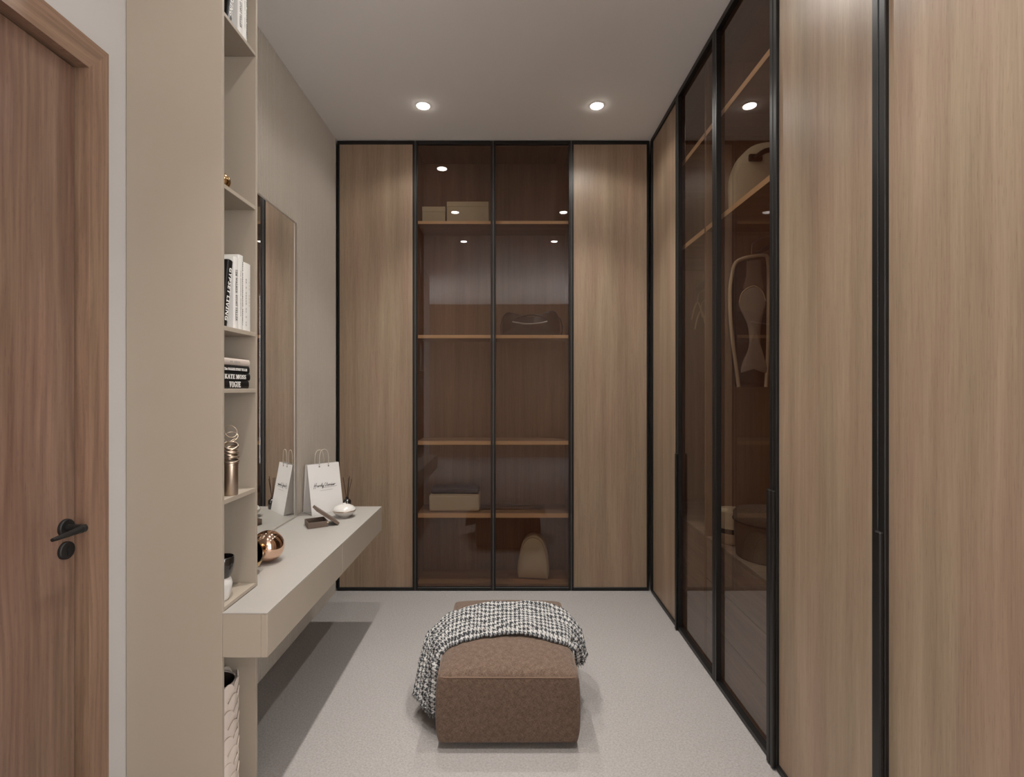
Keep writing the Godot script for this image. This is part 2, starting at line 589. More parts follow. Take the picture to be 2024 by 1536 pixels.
func build_room() -> void:
	var o := structure("floor", "pale greige cut-pile carpet covering the whole room floor", "floor")
	begin()
	bx(-2.1, 1.85, -0.12, 0.0, -3.35, 3.9)
	done("carpet", M.carpet, o)
	o = structure("ceiling", "smooth off-white plaster ceiling with recessed downlights", "ceiling")
	begin()
	bx(-2.1, 1.85, CEIL, CEIL + 0.12, -3.35, 3.9)
	done("plaster", M.ceiling, o)
	o = structure("wall_back", "plain wall hidden behind the back wardrobe", "wall")
	begin()
	bx(-2.1, 1.85, 0, CEIL, 3.735, 3.9)
	done("plaster", M.plaster, o)
	o = structure("wall_front", "plain warm grey painted wall far behind the viewer", "wall")
	begin()
	bx(-2.1, 1.85, 0, CEIL, -3.35, -3.2)
	done("paint", M.taupe, o)
	o = structure("wall_right", "plain wall behind the long wardrobe, with an added window behind the viewer", "wall")
	begin()
	bx(1.53, 1.85, 0, CEIL, 0.24, 3.735)
	bx(1.70, 1.85, 0, CEIL, -0.5, 0.24)
	bx(1.70, 1.85, 0, 0.1, -3.0, -0.5)
	bx(1.70, 1.85, 2.9, CEIL, -3.0, -0.5)
	bx(1.70, 1.85, 0, CEIL, -3.2, -3.0)
	done("plaster", M.plaster, o)
	glazing("window_1", "added tall two-light fill window behind the viewer, past the end of the long wardrobe", 1.77, -2.998, -0.502, 0.1, 2.9)  # added to fill the room with light; no window is known here
	glazing("window_2", "added tall two-light fill window behind the viewer, past the room door", -2.02, -2.998, -0.902, 0.1, 2.9)  # second added opening, there only to brighten walls and doors
	# left wall with the doorway left open, then the fluted cladding
	o = structure("wall_left", "off-white wall with a doorway and fluted beige cladding behind the vanity desk", "wall")
	begin()
	bx(XL - 0.13, XL, 0, CEIL, -0.75, 0.53)
	bx(-2.1, XL - 0.13, 0, CEIL, -0.75, -0.65)
	bx(-2.1, -1.95, 0, CEIL, -0.9, -0.75)
	bx(-2.1, -1.95, 0, 0.1, -3.0, -0.9)
	bx(-2.1, -1.95, 2.9, CEIL, -3.0, -0.9)
	bx(-2.1, -1.95, 0, CEIL, -3.2, -3.0)
	bx(XL - 0.13, XL, 2.245, CEIL, 0.53, 1.425)
	bx(XL - 0.13, XL, 0, CEIL, 1.425, 3.735)
	done("plaster", M.plaster, o)
	begin()
	bx(XL - 0.17, XL - 0.13, 0, CEIL, 0.4, 1.55)
	done("backing", M.plaster, o)
	begin()
	bx(XL + 0.0005, XL + 0.010, 0.001, CEIL - 0.001, 1.776, DB + 0.02)
	done("cladding_base", M.flute, o)
	begin()
	var p := 0.0122
	var ring := []
	for w in [[0.0, -0.0037], [0.0108, -0.0037], [0.0122, -0.0024], [0.0125, 0.0], [0.0122, 0.0024], [0.0108, 0.0037], [0.0, 0.0037]]:
		ring.append(Vector3(w[0], 0, w[1]))
	for k in 6:
		var a0: Vector3 = ring[k]
		var a1: Vector3 = ring[k + 1]
		var u := Vector3(0, CEIL - 0.003, 0)
		q(a1, a0, a0 + u, a1 + u, Vector2(a1.z, 0), Vector2(a0.z, 0), Vector2(a0.z, -3), Vector2(a1.z, -3), -1)
	var x0 := XL + 0.0095
	var proto := done("slat", M.flute, o)
	var n := int((DB - 0.004 - 1.782) / p)
	proto.position = Vector3(x0, 0.001, -(1.782 + p * 0.5))
	for k in range(1, n):
		again("slat", proto, o, Transform3D(Basis(), Vector3(x0, 0.001, -(1.782 + p * (k + 0.5)))))

# an added fill-light window in the plane x = const: frame, one mullion, two panes
func glazing(called: String, label: String, x: float, d0: float, d1: float, y0: float, y1: float) -> void:
	var o := structure(called, label, "window")
	var dm := (d0 + d1) * 0.5
	begin()
	bx(x - 0.025, x + 0.025, y0 + 0.002, y0 + 0.04, d0, d1, 0.002)
	bx(x - 0.025, x + 0.025, y1 - 0.04, y1 - 0.002, d0, d1, 0.002)
	for d in [d0, dm - 0.02, d1 - 0.04]:
		bx(x - 0.025, x + 0.025, y0 + 0.04, y1 - 0.04, d, d + 0.04, 0.002)
	done("added_window_frame", M.ring, o)
	for s in [[d0 + 0.04, dm - 0.02], [dm + 0.02, d1 - 0.04]]:
		begin()
		q(Vector3(x, y0 + 0.04, -s[0]), Vector3(x, y1 - 0.04, -s[0]), Vector3(x, y1 - 0.04, -s[1]), Vector3(x, y0 + 0.04, -s[1]), Vector2.ZERO, Vector2.ZERO, Vector2.ZERO, Vector2.ZERO)
		done("pane", M.clear, o)

func build_door() -> void:
	var o := structure("door_1", "brown oak room door with black lever handle in a mitred oak casing", "door")
	var xc := -1.146     # face of the casing
	var xf := -1.182     # face of the leaf
	var d1 := 1.4007     # inner edge of the lock-side casing
	var d0 := 0.555
	var h1 := 2.2244
	uvo = Vector2(0.31, 0.0)
	begin()
	var w := 0.0693
	# mitred casing: two uprights and a head, proud of the wall
	for s in [[d1, d1 + w], [d0, d0 - w]]:
		var a: float = s[0]
		var b: float = s[1]
		casing_bar([Vector3(xc, 0.0, -a), Vector3(xc, 0.0, -b), Vector3(xc, h1 + 0.081, -b), Vector3(xc, h1, -a)], XL)
	done("casing", M.casing, o)
	begin()
	uvswap = true
	casing_bar([Vector3(xc, h1, -d1), Vector3(xc, h1 + 0.081, -(d1 + w)), Vector3(xc, h1 + 0.081, -(d0 - w)), Vector3(xc, h1, -d0)], XL)
	done("casing_head", M.casing, o)
	uvswap = false
	begin()
	bx(xf - 0.04, XL + 0.001, 0.001, h1 + 0.018, d1 + 0.0005, d1 + 0.02)
	bx(xf - 0.04, XL + 0.001, 0.001, h1 + 0.018, d0 - 0.02, d0 - 0.0005)
	bx(xf - 0.04, XL + 0.001, h1 + 0.0005, h1 + 0.018, d0, d1)
	done("jamb", M.casing, o)
	begin()
	uvo = Vector2(0.1, 0.0)
	bx(xf - 0.038, xf, 0.006, h1 - 0.004, d0 + 0.003, d1 - 0.0045, 0.001)
	done("leaf", M.door, o)
	uvo = Vector2.ZERO
	# lever handle: rosette, neck and flat tapering lever
	var hh := 0.9745
	var dh := 1.366
	begin()
	disc_x(Vector3(xf, hh, -dh), 0.0235, 0.009)
	done("handle_rosette", M.black_matt, o)
	begin()
	tube([Vector3(xf + 0.008, hh, -dh), Vector3(xf + 0.030, hh, -dh), Vector3(xf + 0.047, hh, -dh), Vector3(xf + 0.055, hh, -dh + 0.006), Vector3(xf + 0.058, hh, -dh + 0.018)], 0.0095, 12)
	var lev := []
	for k in 9:
		var f := k / 8.0
		var ring := []
		for m in 10:
			var an := TAU * m / 10.0
			ring.append(Vector3(xf + 0.057 + cos(an) * lerpf(0.0085, 0.0050, f), hh + 0.001 - 0.004 * f + sin(an) * lerpf(0.0105, 0.0045, f), -dh + 0.004 + 0.098 * f))
		lev.append(ring)
	for k in 8:
		for m in 10:
			var m1 := (m + 1) % 10
			q(lev[k][m], lev[k][m1], lev[k + 1][m1], lev[k + 1][m], Vector2.ZERO, Vector2.ZERO, Vector2.ZERO, Vector2.ZERO, 3)
	for m in range(1, 9):
		vx(lev[0][0], Vector2.ZERO, -1); vx(lev[0][m], Vector2.ZERO, -1); vx(lev[0][m + 1], Vector2.ZERO, -1)
		vx(lev[8][0], Vector2.ZERO, -1); vx(lev[8][m + 1], Vector2.ZERO, -1); vx(lev[8][m], Vector2.ZERO, -1)
	done("lever", M.black_matt, o)
	begin()
	var hk := 0.914
	disc_x(Vector3(xf, hk, -dh), 0.0235, 0.009)
	var esc := done("keyhole_rosette", M.black_matt, o)
	begin()
	disc_x(Vector3(xf + 0.0085, hk + 0.004, -dh), 0.0050, 0.0022)
	bx(xf + 0.0085, xf + 0.0107, hk - 0.013, hk + 0.001, dh - 0.0025, dh + 0.0025)
	done("keyhole", plain(Color(0.015, 0.014, 0.014), 0.9), esc)

# a flat bar in the plane x = const, drawn back to x1
func casing_bar(f: Array, x1: float) -> void:
	var c := Vector3.ZERO
	for p in f:
		c += p / f.size()
	poly(f, Vector3.RIGHT)
	for k in f.size():
		var a: Vector3 = f[k]
		var b: Vector3 = f[(k + 1) % f.size()]
		poly([a, b, Vector3(x1, b.y, b.z), Vector3(x1, a.y, a.z)], ((a + b) * 0.5 - c))

# a disc with a rounded rim, its axis along +x
func disc_x(c: Vector3, r: float, t: float) -> void:
	var pr := [Vector2(r, 0.0), Vector2(r, t * 0.6), Vector2(r * 0.97, t * 0.9), Vector2(r * 0.90, t), Vector2(0.0, t)]
	for i in pr.size() - 1:
		for k in 28:
			var a0 := TAU * k / 28.0
			var a1 := TAU * (k + 1) / 28.0
			var v := func(p: Vector2, a: float) -> Vector3: return c + Vector3(p.y, cos(a) * p.x, sin(a) * p.x)
			q(v.call(pr[i], a0), v.call(pr[i], a1), v.call(pr[i + 1], a1), v.call(pr[i + 1], a0), Vector2.ZERO, Vector2.ZERO, Vector2.ZERO, Vector2.ZERO, 4 if i < 3 else -1)

# ---------------------------------------------------------------- wardrobes
# One door. Local x runs along its width, y up, z towards the room; the frame's front is z = 0.
func door(parent: Node, at: Transform3D, w: float, h: float, fw: float, ft: float, fb: float, deep: float, kind: String, back: float, k: int) -> MeshInstance3D:
	org = Vector3.ZERO
	begin()
	cuboid(Vector3(0, 0, -deep), Vector3(fw, h, 0), 0.0018)
	cuboid(Vector3(w - fw, 0, -deep), Vector3(w, h, 0), 0.0018)
	cuboid(Vector3(fw, 0, -deep), Vector3(w - fw, fb, 0), 0.0012)
	cuboid(Vector3(fw, h - ft, -deep), Vector3(w - fw, h, 0), 0.0012)
	var d := done("door", M.black, parent)
	d.transform = at
	begin()
	if kind == "glass":
		var g := 0.0
		q(Vector3(fw - 0.002, fb - 0.002, -back), Vector3(w - fw + 0.002, fb - 0.002, -back), Vector3(w - fw + 0.002, h - ft + 0.002, -back), Vector3(fw - 0.002, h - ft + 0.002, -back), Vector2.ZERO, Vector2.ZERO, Vector2.ZERO, Vector2.ZERO)
		g += 0.0
		done("glass_pane", M.glass, d, "smoked brown glass pane")
	else:
		uvo = Vector2(0.37 * k, 0.0)
		cuboid(Vector3(fw - 0.001, fb - 0.001, -back - 0.012), Vector3(w - fw + 0.001, h - ft + 0.001, -back))
		done("wood_panel", M.oak, d, "pale oak veneer panel")
		uvo = Vector2.ZERO
	return d

func build_back_wardrobe() -> void:
	var base := Vector3(-0.098, 0, -DB)
	var t := thing("wardrobe", "back wall wardrobe, two oak doors flanking two smoked glass doors in black frames", "wardrobe", base)
	var x0 := -1.138
	var w := 0.5197
	var dc := DB + 0.026
	var dk := 3.70
	# carcass
	begin()
	for x in [x0 + 0.009, x0 + w, x0 + 3 * w, x0 + 4 * w - 0.009]:
		bx(x - 0.009, x + 0.009, 0.002, CEIL - 0.003, dc, dk)
	bx(x0 + 0.018, x0 + w * 4 - 0.018, CEIL - 0.030, CEIL - 0.004, dc, dk)
	done("carcass", M.oak_in, t)
	begin()
	bx(x0, x0 + 4 * w, 0.002, CEIL - 0.003, dk + 0.0005, dk + 0.016)
	done("back_panel", M.oak_in, t)
	uvswap = true
	begin()
	bx(x0 + 0.018, x0 + 4 * w - 0.018, 0.002, 0.040, dc, dk - 0.0005)
	done("base_board", M.oak_edge, t)
	for h in [[2.4525, 2.4725], [1.685, 1.707], [0.969, 0.9945], [0.479, 0.509]]:
		begin()
		uvo = Vector2(h[0], h[0] * 1.7)
		bx(x0 + w + 0.010, x0 + 3 * w - 0.010, h[0], h[1], dc + 0.008, dk - 0.001, 0.001)
		var sh := done("shelf", M.oak_in, t)
		begin()
		bx(x0 + w + 0.010, x0 + 3 * w - 0.010, h[0], h[1], dc + 0.0065, dc + 0.0078, 0.0004)
		done("lit_edge", M.edge, sh, "shelf front edge painted as brightly lit")
	uvo = Vector2.ZERO
	uvswap = false
	for k in [1, 2, 3]:
		begin()
		bx(x0 + w * k - 0.0014, x0 + w * k + 0.0014, 0.003, CEIL - 0.004, DB + 0.0025, DB + 0.024)
		done("edge_profile", M.profile, t, "pale satin metal edge profile")
	for k in 4:
		var at := Transform3D(Basis(), Vector3(x0 + w * k + 0.003, 0.004, -DB) - base)
		door(t, at, w - 0.006, CEIL - 0.008, 0.0135, 0.023, 0.020, 0.022, "glass" if k in [1, 2] else "wood", 0.010 if k in [1, 2] else 0.005, k)

func build_side_wardrobe() -> void:
	var base := Vector3(XR, 0, -1.5)
	var t := thing("wardrobe", "long side wardrobe of tall oak doors with two smoked glass doors and black pull profiles", "wardrobe", base)
	var xf := 0.985
	var xk := 1.505
	begin()
	bx(xf, xk, 0.002, CEIL - 0.003, 3.382, 3.40)
	bx(xf, xk, 0.002, CEIL - 0.003, 2.545, 2.563)
	bx(xf, xk, 0.002, CEIL - 0.003, 1.818, 1.836)
	bx(XR + 0.003, xk, 0.002, CEIL - 0.003, 0.246, 0.264)
	bx(xf, xk, CEIL - 0.03, CEIL - 0.004, 0.2645, 3.382)
	done("carcass", M.oak_in, t)
	begin()
	bx(xk + 0.0005, xk + 0.016, 0.002, CEIL - 0.003, 0.246, 3.40)
	done("back_panel", M.oak_in, t)
	begin()
	bx(xf, xk, 0.002, 0.020, 0.2645, 3.382)
	done("base_board", M.oak_in, t)
	begin()
	bx(XR + 0.004, xf + 0.006, 0.002, CEIL - 0.003, 3.389, DB - 0.002)
	done("corner_filler", M.black, t)
	uvswap = true
	for sec in [[1.837, 2.544], [2.564, 3.381]]:
		for h in [[2.600, 2.626], [2.126, 2.150]]:
			begin()
			uvo = Vector2(h[0] + sec[0], 0.4)
			bx(xf, xk - 0.001, h[0], h[1], sec[0], sec[1], 0.001)
			var sh := done("shelf", M.oak_in, t)
			begin()
			bx(xf - 0.0015, xf - 0.0002, h[0], h[1], sec[0], sec[1], 0.0004)
			done("lit_edge", M.edge, sh, "shelf front edge painted as brightly lit")
		begin()
		tube([Vector3(1.245, 2.02, -sec[0]), Vector3(1.245, 2.02, -sec[1])], 0.011, 12)
		done("clothes_rail", M.black, t)
	uvo = Vector2.ZERO
	uvswap = false
	# doors: local x runs towards the viewer (+z), local z towards the room (-x)
	var turn := Basis(Vector3(0, 0, 1), Vector3(0, 1, 0), Vector3(-1, 0, 0))
	for k in 6:
		var far := 3.387 - 0.52 * k
		var at := Transform3D(turn, Vector3(XR, 0.004, -far + 0.0015) - base)
		var glass := k in [1, 2]
		var d := door(t, at, 0.517, CEIL - 0.008, 0.022, 0.026, 0.018, 0.024, "glass" if glass else "wood", 0.020 if glass else 0.010, k + 3)
		# pull profile up to 0.98 m on one upright of the frame
		var hand := [false, true, true, true, true, true]
		if hand[k]:
			begin()
			var first := 0.0 if k != 2 else 0.495
			cuboid(Vector3(first, 0.0, 0.0004), Vector3(first + 0.022, 0.981, 0.0125), 0.003)
			done("handle", M.black, d)
	for k in 2:
		var sec: Array = [[1.842, 2.540], [2.568, 3.377]][k]
		var b := Vector3(1.24, 0.0205, -(sec[0] + sec[1]) * 0.5)
		var c := thing("chest_of_drawers", ["three-drawer oak chest under the hanging coat behind the nearer glass door", "three-drawer oak chest under the empty hangers behind the farther glass door"][k], "drawers", b, 0.0, "built-in drawer chests behind the smoked glass")
		begin()
		bx(xf + 0.021, xk - 0.002, 0.021, 0.600, sec[0], sec[1])
		done("body", M.oak_in, c)
		begin()
		uvswap = true
		bx(xf, xk - 0.002, 0.6005, 0.6145, sec[0], sec[1], 0.001)
		done("top_board", M.oak, c)
		for j in 3:
			begin()
			uvo = Vector2(0.3 * j, 0.7 * j)
			var y0 := 0.022 + 0.1935 * j
			bx(xf, xf + 0.0205, y0, y0 + 0.1895, sec[0], sec[1], 0.0015)
			done("drawer_front", M.oak, c)
		uvswap = false
		uvo = Vector2.ZERO

# ---------------------------------------------------------------- tower, desk, mirror
func build_tower() -> void:
	var base := Vector3(-1.0, 0, -1.66)
	var t := thing("shelf_tower", "tall narrow beige open shelf tower standing at the end of the vanity desk", "shelving", base)
	var xb := XL + 0.002
	begin()
	bx(xb, XN, 0.002, CEIL - 0.002, 1.554, 1.5663, 0.0008)
	done("side_panel", M.beige, t)
	begin()
	bx(xb, XN, 0.002, CEIL - 0.002, 1.7618, 1.7735, 0.0008)
	done("side_panel", M.beige, t)
	begin()
	bx(xb, xb + 0.012, 0.002, CEIL - 0.002, 1.5665, 1.7616)
	done("back_panel", M.beige, t)
	for h in [[2.4885, 2.5005], [1.960, 1.973], [1.5245, 1.5385], [1.3325, 1.346], [0.9905, 1.0055], [0.6655, 0.678]]:
		begin()
		bx(xb + 0.0125, XN - 0.0005, h[0], h[1], 1.5666, 1.7615, 0.0008)
		done("shelf", M.beige, t)

func build_desk() -> void:
	var base := Vector3(-0.935, 0.529, -2.37)
	var t := thing("vanity_desk", "long wall-hung beige vanity desk with two plain drawers", "desk", base)
	var xd := -0.730
	begin()
	bx(XN + 0.0005, xd, 0.6615, 0.665, 1.554, 1.7745)
	bx(XS + 0.004, xd, 0.6615, 0.665, 1.7745, 2.962)
	done("desktop", M.beige_top, t)
	begin()
	bx(XN + 0.001, xd - 0.020, 0.529, 0.661, 1.554, 1.7745, 0.001)
	bx(XS + 0.004, xd - 0.020, 0.529, 0.661, 1.7745, 2.962, 0.001)
	done("case", M.beige, t)
	for s in [[1.554, 2.2555], [2.2605, 2.962]]:
		begin()
		bx(xd - 0.0198, xd, 0.529, 0.6610, s[0], s[1], 0.0012)
		done("drawer_front", M.beige, t)

func build_mirror() -> void:
	var x0 := XS + 0.0008
	var x1 := -1.123
	var d0 := 1.80
	var d1 := 2.726
	var h0 := 0.6655
	var h1 := 2.229
	var base := Vector3(x0, h0, -(d0 + d1) * 0.5)
	var t := thing("wall_mirror", "large rectangular wall mirror with a thin pale metal frame standing on the vanity desk", "mirror", base)
	begin()
	bx(x0, x1, h0, h0 + 0.009, d0, d1, 0.001)
	bx(x0, x1, h1 - 0.009, h1, d0, d1, 0.001)
	bx(x0, x1, h0 + 0.009, h1 - 0.009, d0, d0 + 0.012, 0.001)
	bx(x0, x1, h0 + 0.009, h1 - 0.009, d1 - 0.030, d1, 0.001)
	done("frame", M.trim, t)
	begin()
	bx(x0 + 0.002, x1 - 0.002, h0 + 0.009, h1 - 0.009, d0 + 0.012, d1 - 0.030)
	done("mirror_glass", M.mirror, t)

# ---------------------------------------------------------------- pouf and throw
const PD := 2.245
func pouf_top(x: float, d: float) -> float:
	var fx := maxf(0.0, 1.0 - pow(absf(x) / 0.262, 2.4))
	var fd := maxf(0.0, 1.0 - pow(absf(d - PD) / 0.338, 2.4))
	return 0.271 + 0.046 * sqrt(fx * fd)

func build_pouf() -> void:
	var c := Vector3(0, 0.147, -PD)
	var t := thing("pouf", "square brown upholstered pouf in the middle of the carpet", "pouf", Vector3(0, 0, -PD))
	begin()
	soft_box(c, Vector3(0.2655, 0.1245, 0.340), 0.013, 30, func(p: Vector3) -> Vector3:
		var o := p
		var v := p.y / 0.1245
		var b := 0.006 * (1.0 - v * v)
		o.x += signf(p.x) * b * smoothstep(0.15, 0.2655, absf(p.x))
		o.z += signf(p.z) * b * smoothstep(0.2, 0.34, absf(p.z))
		var up := smoothstep(0.6, 1.0, v)
		o.y += up * (pouf_top(p.x, PD - p.z) - 0.271)
		if v < -0.6:
			o.x *= 1.0 - 0.018 * smoothstep(-0.6, -1.0, v)
		return o)
	done("cushion", M.pouf, t)
	begin()
	var loop := []
	for k in 240:
		var a := TAU * (k + 0.5) / 240.0
		var cx := signf(cos(a)) * pow(absf(cos(a)), 0.07)
		var cz := signf(sin(a)) * pow(absf(sin(a)), 0.07)
		loop.append(Vector3(cx * 0.2628, 0.2685 + 0.0006 * sin(k * 1.7), -PD + cz * 0.3375))
	tube(loop, 0.0032, 6, true)
	for sx in [-1.0, 1.0]:
		for sz in [-1.0, 1.0]:
			var line := []
			for k in 13:
				var f := k / 12.0
				var v := 2.0 * f - 1.0
				var b := 0.006 * (1.0 - v * v)
				line.append(Vector3(sx * (0.2605 + b * 0.9 - 0.003), 0.036 + 0.228 * f, -PD + sz * (0.3355 + b * 0.9 - 0.003)))
			tube(line, 0.0026, 6)
	done("seam", M.pouf_seam, t)
	for sx in [-1.0, 1.0]:
		for sz in [-1.0, 1.0]:
			begin()
			lathe([Vector2(0.0, 0.0005), Vector2(0.019, 0.0005), Vector2(0.021, 0.004), Vector2(0.022, 0.026), Vector2(0.0, 0.026)], Vector3(sx * 0.195, 0, -PD + sz * 0.28), 18)
			done("foot", M.black_matt, t)
	build_throw()

func build_throw() -> void:
	var base := Vector3(0, 0.33, -2.29)
	var t := thing("throw_blanket", "black and white houndstooth knitted throw draped over the brown pouf", "blanket", base)
	# (front point, back point) of rows across the throw, from its left hem over the pouf to its right hem
	var F := [Vector3(-0.279, 0.074, 1.985), Vector3(-0.279, 0.17, 2.015), Vector3(-0.277, 0.240, 2.045), Vector3(-0.240, 0.297, 2.075), Vector3(-0.12, 0.322, 2.11), Vector3(0, 0.331, 2.125), Vector3(0.12, 0.324, 2.115), Vector3(0.238, 0.298, 2.09), Vector3(0.277, 0.252, 2.095), Vector3(0.281, 0.200, 2.115)]
	var B := [Vector3(-0.376, 0.088, 2.13), Vector3(-0.366, 0.18, 2.22), Vector3(-0.340, 0.255, 2.32), Vector3(-0.262, 0.296, 2.385), Vector3(-0.13, 0.314, 2.445), Vector3(0, 0.318, 2.44), Vector3(0.13, 0.320, 2.465), Vector3(0.252, 0.298, 2.415), Vector3(0.318, 0.258, 2.34), Vector3(0.322, 0.208, 2.22)]
	var nu := 150
	var nv := 64
	var rn := noise(91, 2)
	var P := []
	var last := F.size() - 1
	for i in nu + 1:
		var f := float(i) / nu * last
		var k := mini(int(f), last - 1)
		var w := f - k
		var a: Vector3 = Vector3(F[k]).cubic_interpolate(F[k + 1], F[maxi(k - 1, 0)], F[mini(k + 2, last)], w)
		var b: Vector3 = Vector3(B[k]).cubic_interpolate(B[k + 1], B[maxi(k - 1, 0)], B[mini(k + 2, last)], w)
		var row := []
		for j in nv + 1:
			var v := float(j) / nv
			var p := a.lerp(b, v)
			# edges wander a little
			p.z += (rn.get_noise_2d(f * 1.6, v * 2.0 + 30.0)) * 0.012 * (1.0 - 4.0 * (v - 0.5) * (v - 0.5) * 0.3)
			# long soft folds that run from side to side
			var ph := v * 4.0 + rn.get_noise_2d(f * 0.42, v * 1.3 + 70.0) * 0.75 + f * 0.035
			var fold := 2.0 * pow(absf(sin(ph * PI)), 0.55) + rn.get_noise_2d(f * 0.9 + 5.0, v * 6.0) * 0.3
			var amp := 0.0128 * smoothstep(0.0, 0.10, v) * smoothstep(1.0, 0.90, v)
			p.z -= 0.0050 * sin(ph * TAU) * smoothstep(0.0, 0.15, v) * smoothstep(1.0, 0.85, v)
			var side := clampf((absf(p.x) - 0.225) / 0.06, 0.0, 1.0)
			var out := Vector3(signf(p.x) * side, 1.0 - side * 0.75, 0.0).normalized()
			p += out * (amp * fold + 0.003 * rn.get_noise_2d(f * 4.0, v * 14.0))
			# stay clear of the cushion
			if p.y < 0.279:
				p.x = signf(p.x) * maxf(absf(p.x), 0.2790)
			if absf(p.x) < 0.2788:
				p.y = maxf(p.y, pouf_top(p.x, p.z) + 0.0112)
			row.append(Vector3(p.x, p.y, -p.z))
		P.append(row)
	# lengths along the rows for an even weave
	var lu := [0.0]
	for i in nu:
		lu.append(lu[-1] + (Vector3(P[i + 1][nv / 2]) - Vector3(P[i][nv / 2])).length())
	var N := []
	for i in nu + 1:
		var row := []
		for j in nv + 1:
			var du: Vector3 = P[mini(i + 1, nu)][j] - P[maxi(i - 1, 0)][j]
			var dv: Vector3 = P[i][mini(j + 1, nv)] - P[i][maxi(j - 1, 0)]
			row.append(du.cross(dv).normalized())
		N.append(row)
	begin()
	var th := 0.0065
	for i in nu:
		for j in nv:
			var a: Vector3 = P[i][j]
			var b: Vector3 = P[i + 1][j]
			var c: Vector3 = P[i + 1][j + 1]
			var d: Vector3 = P[i][j + 1]
			var v0 := 0.30 * j / nv
			var v1 := 0.30 * (j + 1) / nv
			var s := 1.0 if Vector3(N[nu / 2][nv / 2]).y > 0.0 else -1.0
			var na: Vector3 = N[i][j] * s * th
			var nb: Vector3 = N[i + 1][j] * s * th
			var nc: Vector3 = N[i + 1][j + 1] * s * th
			var nd: Vector3 = N[i][j + 1] * s * th
			q(a, b, c, d, Vector2(lu[i], v0), Vector2(lu[i + 1], v0), Vector2(lu[i + 1], v1), Vector2(lu[i], v1), 1)
			q(a - na, d - nd, c - nc, b - nb, Vector2(lu[i], v0), Vector2(lu[i], v1), Vector2(lu[i + 1], v1), Vector2(lu[i + 1], v0), 2)
			if j == 0:
				q(a - na, b - nb, b, a, Vector2(lu[i], v0), Vector2(lu[i + 1], v0), Vector2(lu[i + 1], v0 + 0.006), Vector2(lu[i], v0 + 0.006), 3)
			if j == nv - 1:
				q(d, c, c - nc, d - nd, Vector2(lu[i], v1), Vector2(lu[i + 1], v1), Vector2(lu[i + 1], v1 + 0.006), Vector2(lu[i], v1 + 0.006), 3)
			if i == 0:
				q(a, d, d - nd, a - na, Vector2(0, v0), Vector2(0, v1), Vector2(0.006, v1), Vector2(0.006, v0), 3)
			if i == nu - 1:
				q(b - nb, c - nc, c, b, Vector2(lu[nu], v0), Vector2(lu[nu], v1), Vector2(lu[nu], v1), Vector2(lu[nu], v0), 3)
	done("cloth", M.throw, t)
	# short yarn ends along the two hems
	var rng := RandomNumberGenerator.new()
	rng.seed = 4
	begin()
	for i in [0, nu]:
		for j in range(0, nv + 1, 1):
			var p: Vector3 = P[i][j]
			var e := p + Vector3(rng.randf_range(-0.006, 0.006) + signf(p.x) * 0.002, -rng.randf_range(0.008, 0.016), rng.randf_range(-0.005, 0.005))
			tube([p, (p + e) * 0.5 + Vector3(signf(p.x) * 0.002, 0, 0), e], 0.0016, 5, false, 0.5)
	var fr := done("fringe", M.throw, t)
	fr.set_meta("kind", "stuff")

# ---------------------------------------------------------------- books
# A book in a frame of its own: local x = thickness, y = height, z = depth back from the spine (z = 0 is the spine, pages towards -z).
func book(called: String, label: String, group: String, at: Transform3D, th: float, h: float, deep: float, cover: Material) -> Node3D:
	var t := thing(called, label, "book", Vector3.ZERO, 0.0, group)
	t.transform = at
	org = Vector3.ZERO
	begin()
	var c := 0.0022
	cuboid(Vector3(0, 0, -deep), Vector3(c, h, -0.004), 0.0006)
	cuboid(Vector3(th - c, 0, -deep), Vector3(th, h, -0.004), 0.0006)
	# rounded spine
	var n := 8
	for k in n:
		var a0 := PI * k / n
		var a1 := PI * (k + 1) / n
		var z0 := -0.004 + 0.0042 * sin(a0)
		var z1 := -0.004 + 0.0042 * sin(a1)
		var x0 := th * 0.5 - th * 0.5 * cos(a0)
		var x1 := th * 0.5 - th * 0.5 * cos(a1)
		q(Vector3(x0, 0, z0), Vector3(x1, 0, z1), Vector3(x1, h, z1), Vector3(x0, h, z0), Vector2.ZERO, Vector2.ZERO, Vector2.ZERO, Vector2.ZERO, 2)
		poly([Vector3(x0, 0, z0), Vector3(x1, 0, z1), Vector3(th * 0.5, 0, -0.005)], Vector3.DOWN)
		poly([Vector3(x0, h, z0), Vector3(x1, h, z1), Vector3(th * 0.5, h, -0.005)], Vector3.UP)
	done("cover", cover, t)
	begin()
	cuboid(Vector3(c, 0.003, -deep + 0.004), Vector3(th - c, h - 0.003, -0.0035))
	done("pages", M.page, t)
	return t

